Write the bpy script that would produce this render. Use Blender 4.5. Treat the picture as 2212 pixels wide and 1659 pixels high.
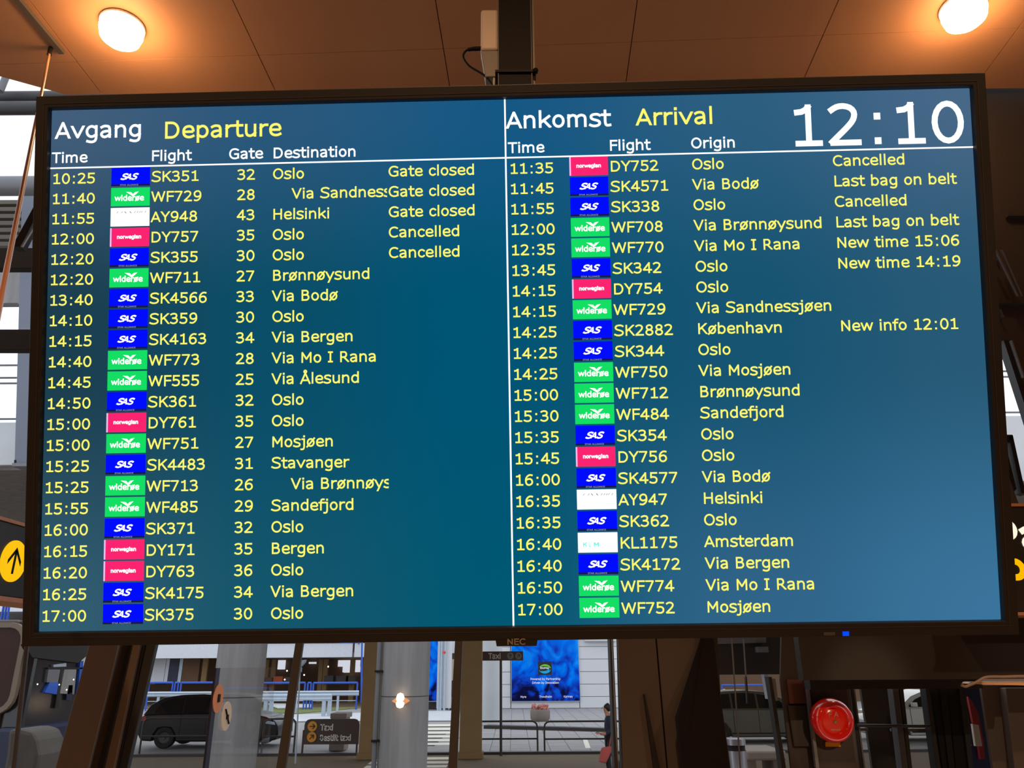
import bpy, bmesh, math, random
from mathutils import Vector, Matrix
random.seed(7)
sc = bpy.context.scene
COL = sc.collection
for o in list(bpy.data.objects): bpy.data.objects.remove(o)

# ------------------------------------------------------------------ camera
F, CX, CY = 1661.0, 1106.0, 829.5
EYE = Vector((0, 0, 2.5))
CAMR = Matrix.Rotation(math.radians(110), 3, 'X') @ Matrix.Rotation(math.radians(-0.377), 3, 'Z')
cam = bpy.data.cameras.new('camera'); cam.sensor_width = 36; cam.lens = F / 2212 * 36
cam.clip_start = 0.05; cam.clip_end = 500
cam_o = bpy.data.objects.new('camera', cam); COL.objects.link(cam_o)
cam_o.matrix_world = Matrix.Translation(EYE) @ CAMR.to_4x4()
sc.camera = cam_o

# ------------------------------------------------------------------ sky, exposure
world = bpy.data.worlds.new('overcast_sky'); sc.world = world; world.use_nodes = True
bg = world.node_tree.nodes['Background']
bg.inputs[0].default_value = (0.90, 0.95, 1.0, 1); bg.inputs[1].default_value = 1.5
sc.view_settings.view_transform = 'Standard'; sc.view_settings.look = 'None'
sc.view_settings.exposure = 0.0; sc.view_settings.gamma = 1.0
sc.view_settings.use_curve_mapping = False
LAMP_POWER = 14.0        # ceiling downlights, W
HALL_POWER = 26.0        # the downlights further back in the hall, W

# ------------------------------------------------------------------ geometry helpers
def ray(px, py):
    return CAMR @ Vector(((px - CX) / F, (CY - py) / F, -1))
def PY(px, py, Y):
    d = ray(px, py); return EYE + d * (Y / d.y)
def PZ(px, py, Z):
    d = ray(px, py); return EYE + d * ((Z - EYE.z) / d.z)
FY, LEAN = 3.36, math.tan(math.radians(13))
def PF(px, py, off=0.0):          # a point on the outward-leaning glass front
    d = ray(px, py); return EYE + d * ((FY + off) / (d.y - LEAN * d.z))

class MB:
    def __init__(s): s.v = []; s.f = []
    def add(s, vs, fs):
        n = len(s.v); s.v += [Vector(v) for v in vs]; s.f += [tuple(i + n for i in f) for f in fs]; return s
    def box(s, a, b):
        x0, x1 = sorted((a[0], b[0])); y0, y1 = sorted((a[1], b[1])); z0, z1 = sorted((a[2], b[2]))
        return s.add([(x0,y0,z0),(x1,y0,z0),(x1,y1,z0),(x0,y1,z0),(x0,y0,z1),(x1,y0,z1),(x1,y1,z1),(x0,y1,z1)],
                     [(0,3,2,1),(4,5,6,7),(0,1,5,4),(1,2,6,5),(2,3,7,6),(3,0,4,7)])
    def prism(s, pts, vec):       # polygon extruded by a vector
        n = len(pts); vec = Vector(vec); pts = [Vector(p) for p in pts]
        return s.add(pts + [p + vec for p in pts], [tuple(range(n))[::-1], tuple(range(n, 2*n))] +
                     [(i, (i+1) % n, (i+1) % n + n, i + n) for i in range(n)])
    def bar(s, p, q, w, h, up=(0,0,1)):
        p, q = Vector(p), Vector(q); d = (q - p).normalized(); up = Vector(up)
        if abs(d.dot(up)) > .95: up = Vector((0, 1, 0))
        a = d.cross(up).normalized() * w / 2; b = a.cross(d).normalized() * h / 2
        return s.prism([p - a - b, p + a - b, p + a + b, p - a + b], q - p)
    def tube(s, pts, r, n=10, caps=True):
        pts = [Vector(p) for p in pts]; rs = r if isinstance(r, (list, tuple)) else [r] * len(pts)
        base = len(s.v); prev = None
        for i, p in enumerate(pts):
            d = (pts[min(i+1, len(pts)-1)] - pts[max(i-1, 0)]).normalized()
            if prev is None:
                ref = Vector((0,0,1)) if abs(d.z) < .9 else Vector((1,0,0)); a = d.cross(ref).normalized()
            else: a = (prev - d * prev.dot(d)).normalized()
            prev = a; b = d.cross(a)
            for k in range(n):
                t = 2 * math.pi * k / n; s.v.append(p + (a * math.cos(t) + b * math.sin(t)) * rs[i])
        for i in range(len(pts) - 1):
            for k in range(n):
                s.f.append((base+i*n+k, base+i*n+(k+1)%n, base+(i+1)*n+(k+1)%n, base+(i+1)*n+k))
        if caps:
            s.f.append(tuple(base+k for k in range(n))[::-1]); s.f.append(tuple(base+(len(pts)-1)*n+k for k in range(n)))
        return s
    def lathe(s, prof, c, ax=(0,0,1), n=32):   # prof: (radius, height along ax)
        ax = Vector(ax).normalized(); ref = Vector((0,0,1)) if abs(ax.z) < .9 else Vector((1,0,0))
        a = ax.cross(ref).normalized(); b = ax.cross(a); c = Vector(c); base = len(s.v)
        for r, h in prof:
            for k in range(n):
                t = 2*math.pi*k/n; s.v.append(c + ax*h + (a*math.cos(t) + b*math.sin(t)) * max(r, 1e-4))
        for i in range(len(prof) - 1):
            for k in range(n):
                s.f.append((base+i*n+k, base+i*n+(k+1)%n, base+(i+1)*n+(k+1)%n, base+(i+1)*n+k))
        return s
WLOC = {}
def obj(name, mb, m, parent=None, label=None, cat=None, group=None, kind=None, smooth=False, bevel=0, loc=None):
    me = bpy.data.meshes.new(name)
    off = WLOC[parent.name] if parent is not None else (Vector(loc) if loc is not None else Vector((0,0,0)))
    me.from_pydata([tuple(v - off) for v in mb.v], [], mb.f); me.validate()
    bm = bmesh.new(); bm.from_mesh(me); bmesh.ops.recalc_face_normals(bm, faces=bm.faces)
    if smooth:
        for f in bm.faces: f.smooth = True
        for e in bm.edges:
            if len(e.link_faces) == 2 and e.calc_face_angle(0) > .6: e.smooth = False
    bm.to_mesh(me); bm.free()
    for mm in (m if isinstance(m, (list, tuple)) else [m]): me.materials.append(mm)
    o = bpy.data.objects.new(name, me); COL.objects.link(o)
    if parent is not None: o.parent = parent
    else: o.location = off
    WLOC[o.name] = off
    if bevel:
        b = o.modifiers.new('bevel', 'BEVEL'); b.width = bevel; b.segments = 2; b.limit_method = 'ANGLE'
    if label: o['label'] = label
    if cat: o['category'] = cat
    if group: o['group'] = group
    if kind: o['kind'] = kind
    return o
def thing(name, label, cat, loc=(0,0,0), group=None, kind=None):
    o = bpy.data.objects.new(name, None); COL.objects.link(o); o.location = loc; WLOC[o.name] = Vector(loc)
    o.empty_display_size = .1
    if label: o['label'] = label
    if cat: o['category'] = cat
    if group: o['group'] = group
    if kind: o['kind'] = kind
    return o
def rect(x0, y0, x1, y1, Y, depth, mb=None):     # axis-aligned box whose front face stands at depth Y
    xm, ym = (x0+x1)/2, (y0+y1)/2
    a, b = PY(x0, ym, Y).x, PY(x1, ym, Y).x; z1, z0 = PY(xm, y0, Y).z, PY(xm, y1, Y).z
    return (mb or MB()).box((a, Y, z0), (b, Y + depth, z1))
def quad(pts, Y, depth, mb=None):
    return (mb or MB()).prism([PY(x, y, Y) for x, y in pts], (0, depth, 0))
def fquad(pts, off, depth, mb=None):
    return (mb or MB()).prism([PF(x, y, off) for x, y in pts], (0, depth, 0))

# ------------------------------------------------------------------ materials
def lin(c):
    return tuple((x/255/12.92 if x/255 <= .04045 else ((x/255+.055)/1.055)**2.4) for x in c) + (1,)
def mat(name, c, rough=.6, metal=0, var=.12, scale=6, bump=0, stretch=None, spec=.5, coat=0):
    m = bpy.data.materials.new(name); m.use_nodes = True; nt = m.node_tree; p = nt.nodes['Principled BSDF']
    tc = nt.nodes.new('ShaderNodeTexCoord'); n = nt.nodes.new('ShaderNodeTexNoise'); n.inputs['Scale'].default_value = scale
    n.inputs['Detail'].default_value = 5
    mp = nt.nodes.new('ShaderNodeMapping'); mp.inputs['Scale'].default_value = stretch or (1,1,1)
    nt.links.new(tc.outputs['Object'], mp.inputs[0]); nt.links.new(mp.outputs[0], n.inputs[0])
    mx = nt.nodes.new('ShaderNodeMixRGB'); L = lin(c)
    mx.inputs[1].default_value = tuple(v*(1-var) for v in L[:3]) + (1,); mx.inputs[2].default_value = tuple(min(1, v*(1+var)) for v in L[:3]) + (1,)
    nt.links.new(n.outputs[0], mx.inputs[0]); nt.links.new(mx.outputs[0], p.inputs['Base Color'])
    p.inputs['Roughness'].default_value = rough; p.inputs['Metallic'].default_value = metal
    p.inputs['Specular IOR Level'].default_value = spec; p.inputs['Coat Weight'].default_value = coat
    if bump:
        b = nt.nodes.new('ShaderNodeBump'); b.inputs['Strength'].default_value = bump; b.inputs['Distance'].default_value = .01
        nt.links.new(n.outputs[0], b.inputs['Height']); nt.links.new(b.outputs[0], p.inputs['Normal'])
    return m
def emi(name, c, s=1.0):
    m = bpy.data.materials.new(name); m.use_nodes = True; nt = m.node_tree; nt.nodes.clear()
    e = nt.nodes.new('ShaderNodeEmission'); e.inputs[0].default_value = lin(c); e.inputs[1].default_value = s
    o = nt.nodes.new('ShaderNodeOutputMaterial'); nt.links.new(e.outputs[0], o.inputs[0]); return m
def glass(name, tint=(1,1,1), refl=1.0):
    m = bpy.data.materials.new(name); m.use_nodes = True; nt = m.node_tree; nt.nodes.clear()
    t = nt.nodes.new('ShaderNodeBsdfTransparent'); t.inputs[0].default_value = tuple(tint) + (1,)
    g = nt.nodes.new('ShaderNodeBsdfGlossy'); g.inputs['Roughness'].default_value = .02
    fr = nt.nodes.new('ShaderNodeFresnel'); ge_ = nt.nodes.new('ShaderNodeNewGeometry'); mr_ = nt.nodes.new('ShaderNodeMapRange')
    mr_.inputs[3].default_value = 1.4; mr_.inputs[4].default_value = 1/1.4      # a thin pane reflects alike from both sides
    nt.links.new(ge_.outputs['Backfacing'], mr_.inputs[0]); nt.links.new(mr_.outputs[0], fr.inputs[0])
    mm = nt.nodes.new('ShaderNodeMath'); mm.operation = 'MULTIPLY'; mm.inputs[1].default_value = refl
    mx = nt.nodes.new('ShaderNodeMixShader'); o = nt.nodes.new('ShaderNodeOutputMaterial')
    nt.links.new(fr.outputs[0], mm.inputs[0]); nt.links.new(mm.outputs[0], mx.inputs[0])
    nt.links.new(t.outputs[0], mx.inputs[1]); nt.links.new(g.outputs[0], mx.inputs[2]); nt.links.new(mx.outputs[0], o.inputs[0]); return m

M = {}
M['ply'] = mat('ceiling_plywood', (176,124,88), .62, var=.10, scale=2.2, stretch=(1.2,.4,1), spec=.25)
M['black'] = mat('black_gap', (12,10,9), .9)
M['bezel'] = mat('bezel_black_plastic', (25,22,22), .5, var=.05, spec=.4)
M['pole'] = mat('pole_dark_aluminium', (27,25,25), .6, var=.06, spec=.2)
M['poleedge'] = mat('pole_edge_aluminium', (78,72,68), .45, .2, var=.05)
M['plastic_w'] = mat('white_plastic', (252,240,225), .45, var=.03)
M['plastic_g'] = mat('grey_plastic', (150,146,140), .5, var=.05)
M['cable'] = mat('cable_black', (15,14,13), .6, var=.05, spec=.3)
M['copper'] = mat('painted_stay_rod', (190,130,95), .4, var=.08)
M['wood'] = mat('brown_wall_panel', (88,78,71), .65, var=.10, scale=3, stretch=(1,1,.3))
M['wood_d'] = mat('dark_brown_panel', (54,46,44), .6, var=.12, scale=3)
M['frame_b'] = mat('bronze_mullion', (50,44,41), .5, var=.1, scale=4)
M['frame_w'] = mat('brown_mullion', (92,76,64), .55, var=.15, scale=3)
M['frame_t'] = mat('dark_transom', (30,29,31), .6, var=.1)
M['frame_k'] = mat('black_frame', (22,20,20), .5, var=.1)
M['frame_n'] = mat('navy_frame', (22,24,32), .6, var=.1)
M['steel_g'] = mat('grey_steel', (112,114,120), .5, .1, var=.12, scale=2)
M['colblue'] = mat('blue_grey_steel', (112,118,134), .7, var=.08, scale=1)
M['steel_d'] = mat('dark_outside_steel', (66,65,70), .6, var=.15, scale=1)
M['conc'] = mat('concrete', (140,137,138), .85, var=.45, scale=2.2, bump=.3, stretch=(3,3,.25))
M['conc_w'] = mat('pale_concrete', (196,198,203), .85, var=.12, scale=1.2, bump=.2)
M['panel_w'] = mat('white_wall_panel', (214,214,218), .7, var=.06, scale=.8)
M['asph'] = mat('asphalt', (112,94,70), .9, var=.15, scale=3, bump=.3)
M['pave'] = mat('pale_paving', (150,147,148), .85, var=.10, scale=1.5, bump=.2)
M['white_p'] = mat('road_paint', (226,220,205), .7, var=.08)
M['grass'] = mat('grass', (112,122,66), .9, var=.3, scale=4)
M['pillar'] = mat('brown_pillar', (136,106,66), .7, var=.15, scale=1.5)
M['bluerail'] = mat('blue_rail', (38,92,200), .45, var=.05)
M['guard'] = mat('galvanised', (176,188,202), .45, .3, var=.1)
M['dkrail'] = mat('dark_rail', (52,42,40), .5, var=.1)
M['sign'] = mat('brown_sign', (64,46,40), .5, var=.05)
M['orange_sign'] = mat('orange_disc', (232,150,30), .5, var=.03)
M['signtext'] = mat('sign_lettering', (226,218,204), .5, var=.02)
M['carblk'] = mat('black_car_paint', (9,9,12), .35, var=.03, coat=.25, spec=.3)
M['carwht'] = mat('white_car_paint', (176,172,164), .25, var=.03, coat=1)
M['cargrn'] = mat('beige_car_paint', (74,66,50), .35, var=.03, coat=.3)
M['carglass'] = mat('car_glass', (10,11,13), .08, var=.02, spec=.8)
M['tyre'] = mat('tyre', (18,18,18), .8)
M['rim'] = mat('wheel_rim', (50,50,52), .4, .5, var=.05)
M['red'] = mat('red_enamel', (240,24,8), .2, var=.03, coat=1, spec=.7)
M['brass'] = mat('brass', (190,160,110), .3, .8, var=.05)
M['yellow_l'] = mat('yellow_label', (224,160,30), .5, var=.03)
M['skin'] = mat('skin', (196,140,112), .6, var=.05)
M['hair'] = mat('dark_hair', (34,28,28), .6, var=.2, scale=30)
M['jacket'] = mat('navy_jacket', (44,50,72), .8, var=.15, scale=12)
M['trouser'] = mat('dark_trousers', (38,36,44), .8, var=.15, scale=12)
M['pinkbag'] = mat('pink_red_bag', (190,86,80), .7, var=.1)
M['coach'] = mat('brown_coach_body', (64,42,34), .4, var=.1, scale=1.5)
M['cream'] = mat('cream_frame', (120,104,88), .5, var=.1)
M['navy'] = mat('navy_panel', (26,32,64), .5, var=.1)
M['cglass'] = mat('coach_dark_glass', (34,36,42), .15, var=.15, scale=2)
M['stainless'] = mat('stainless', (150,150,160), .28, .9, var=.2, scale=4, stretch=(6,6,.3))
M['dkpan'] = mat('vestibule_dark_panel', (42,38,34), .6, var=.2)
M['vend_n'] = mat('machine_navy', (40,46,78), .5)
M['vend_r'] = mat('machine_red', (150,34,32), .5)
M['beige'] = mat('beige_print', (190,176,156), .6)
M['floorm'] = mat('hall_floor', (150,132,112), .5, var=.1)
M['wallm'] = mat('hall_wall', (150,120,95), .8, var=.1)
M['garage_b'] = mat('garage_back', (104,76,56), .8, var=.25, scale=.5)
M['garage_g'] = mat('garage_grey', (212,214,224), .8, var=.1)
M['louv'] = mat('grey_louver', (92,86,78), .7, var=.1)
M['orange_b'] = mat('orange_brick', (196,92,60), .8)
M['planter'] = mat('planter_concrete', (130,118,112), .85, var=.15)
M['flower'] = mat('flowers', (190,120,110), .8, var=.5, scale=25)
M['peach'] = mat('peach_disc', (240,160,112), .6, var=.04)
M['cream_d'] = mat('cream_disc', (240,226,204), .6, var=.04)
G1 = glass('facade_glass', (.93,.95,.96)); G2 = glass('dark_door_glass', (.78,.78,.76), 1.0)
E_TXT = emi('screen_yellow', (255,250,112)); E_WHT = emi('screen_white', (255,255,255), 1.25)
E_BLUE = emi('tile_blue', (0,12,252)); E_GREEN = emi('tile_green', (20,222,100)); E_RED = emi('tile_red', (252,36,112))
E_TEAL = emi('tile_teal', (120,245,225)); E_INK = emi('tile_ink', (90,95,110)); E_STRIP = emi('tile_strip', (24,26,66)); E_PALE = emi('tile_pale', (236,190,240))
E_DIM = emi('tile_dimtext', (150,160,200)); E_LED = emi('status_blue', (0,60,255), 1.6)
E_LAMP = emi('lamp_lens', (255,214,150), 20); E_SMALL = emi('small_lamp', (255,226,190), 5); E_GLOWP = emi('small_lamp_dish', (255,170,110), .9)  # the last two colour a reflected lamp shown at the middle column
E_YS = emi('sign_yellow', (255,196,20)); E_WS = emi('sign_white', (255,250,220)); E_YT = emi('sign_amber', (255,186,0))
E_LITW = emi('lit_panel', (225,228,240), .9); E_HEAD = emi('small_bright', (255,246,220), 2)

def screen_mat():  # viewing-angle brightness shift of the panel, put into the colour as fixed ramps
    m = bpy.data.materials.new('screen_background'); m.use_nodes = True; nt = m.node_tree; nt.nodes.clear()
    tc = nt.nodes.new('ShaderNodeTexCoord'); sp = nt.nodes.new('ShaderNodeSeparateXYZ'); nt.links.new(tc.outputs['Generated'], sp.inputs[0])
    def ramp(src, cols):
        r = nt.nodes.new('ShaderNodeValToRGB'); e = r.color_ramp.elements
        while len(e) < len(cols): e.new(.5)
        for el, (p, c) in zip(e, cols): el.position = p; el.color = lin(c)
        r.color_ramp.interpolation = 'EASE'; nt.links.new(src, r.inputs[0]); return r
    top = ramp(sp.outputs[0], [(0,(66,94,122)), (.25,(42,88,124)), (.5,(22,88,132)), (.75,(44,94,128)), (1,(72,104,136))])
    mid = ramp(sp.outputs[0], [(0,(28,62,78)), (.25,(10,78,104)), (.45,(0,84,116)), (.75,(22,84,114)), (1,(40,90,118))])
    bot = ramp(sp.outputs[0], [(0,(52,92,112)), (.25,(20,86,108)), (.5,(0,88,114)), (.75,(48,100,136)), (1,(58,116,156))])
    a = nt.nodes.new('ShaderNodeMapRange'); a.inputs[1].default_value = .6; a.inputs[2].default_value = 1.0; a.interpolation_type = 'SMOOTHSTEP'
    b = nt.nodes.new('ShaderNodeMapRange'); b.inputs[1].default_value = .5; b.inputs[2].default_value = 0.0; b.interpolation_type = 'SMOOTHSTEP'
    nt.links.new(sp.outputs[1], a.inputs[0]); nt.links.new(sp.outputs[1], b.inputs[0])
    m1 = nt.nodes.new('ShaderNodeMixRGB'); nt.links.new(a.outputs[0], m1.inputs[0]); nt.links.new(mid.outputs[0], m1.inputs[1]); nt.links.new(top.outputs[0], m1.inputs[2])
    m2 = nt.nodes.new('ShaderNodeMixRGB'); nt.links.new(b.outputs[0], m2.inputs[0]); nt.links.new(m1.outputs[0], m2.inputs[1]); nt.links.new(bot.outputs[0], m2.inputs[2])
    e = nt.nodes.new('ShaderNodeEmission'); nt.links.new(m2.outputs[0], e.inputs[0])
    o = nt.nodes.new('ShaderNodeOutputMaterial'); nt.links.new(e.outputs[0], o.inputs[0]); return m
def poster_mat():
    m = bpy.data.materials.new('poster_blue_swirl'); m.use_nodes = True; nt = m.node_tree; nt.nodes.clear()
    tc = nt.nodes.new('ShaderNodeTexCoord'); n = nt.nodes.new('ShaderNodeTexNoise'); n.inputs['Scale'].default_value = .75
    n.inputs['Detail'].default_value = 6; n.inputs['Distortion'].default_value = 1.6; nt.links.new(tc.outputs['Object'], n.inputs[0])
    sp = nt.nodes.new('ShaderNodeSeparateXYZ'); nt.links.new(tc.outputs['Generated'], sp.inputs[0])
    ad = nt.nodes.new('ShaderNodeMath'); ad.operation = 'MULTIPLY_ADD'; ad.inputs[1].default_value = .30; nt.links.new(sp.outputs[2], ad.inputs[0]); nt.links.new(n.outputs[0], ad.inputs[2])
    r = nt.nodes.new('ShaderNodeValToRGB'); e = r.color_ramp.elements; e.new(.5); e.new(.5)
    for el, (p, c) in zip(e, [(.46,(14,18,62)), (.56,(18,60,190)), (.68,(0,106,240)), (.86,(20,150,255))]): el.position = p; el.color = lin(c)
    nt.links.new(ad.outputs[0], r.inputs[0])
    em = nt.nodes.new('ShaderNodeEmission'); em.inputs[1].default_value = .9; nt.links.new(r.outputs[0], em.inputs[0])
    o = nt.nodes.new('ShaderNodeOutputMaterial'); nt.links.new(em.outputs[0], o.inputs[0]); return m
M['screen'] = screen_mat(); M['poster'] = poster_mat()

def clip(poly, f):
    out = []
    for i in range(len(poly)):
        a, b = poly[i], poly[(i+1) % len(poly)]; fa, fb = f(a), f(b)
        if fa >= 0: out.append(a)
        if (fa >= 0) != (fb >= 0): out.append(a + (b-a) * (fa/(fa-fb)))
    return out

# ------------------------------------------------------------------ stroke lettering (wide humanist sans)
def arc(cx, cy, rx, ry, a0, a1, n=10):
    return [(cx + rx*math.cos(math.radians(a0+(a1-a0)*i/n)), cy + ry*math.sin(math.radians(a0+(a1-a0)*i/n))) for i in range(n+1)]
def smooth(pts, k=3):
    out = []
    P = [pts[0]] + list(pts) + [pts[-1]]
    for i in range(1, len(P) - 2):
        for j in range(k):
            t = j / k
            out.append(tuple(.5*((2*P[i][c]) + (-P[i-1][c]+P[i+1][c])*t + (2*P[i-1][c]-5*P[i][c]+4*P[i+1][c]-P[i+2][c])*t*t + (-P[i-1][c]+3*P[i][c]-3*P[i+1][c]+P[i+2][c])*t**3) for c in (0,1)))
    return out + [pts[-1]]
T, B, X, AS = .679, .048, .50, .712
SIX = smooth([(.50,.665),(.40,.686),(.29,.66),(.18,.57),(.115,.44),(.105,.30),(.13,.15),(.21,.06),(.32,.038),(.44,.08),(.515,.175),(.515,.28),(.46,.385),(.35,.43),(.24,.415),(.125,.35)], 2)
EE = [(.12,.275),(.52,.275),(.515,.36),(.47,.46),(.39,.505),(.315,.51),(.20,.48),(.125,.39),(.105,.275),(.13,.15),(.21,.07),(.33,.04),(.44,.055),(.52,.09)]
SS = lambda w, h: smooth([(.86*w,.885*h),(.70*w,.955*h),(.52*w,.965*h),(.28*w,.92*h),(.17*w,.79*h),(.22*w,.64*h),(.42*w,.545*h),(.66*w,.48*h),(.84*w,.37*h),(.85*w,.20*h),(.70*w,.085*h),(.48*w,.045*h),(.28*w,.065*h),(.11*w,.13*h)], 2)
BOWL = arc(.335,.275,.215,.235,0,360,16)
AR = [(.105,.46),(.19,.50),(.28,.51),(.40,.485),(.445,.40)]
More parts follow.
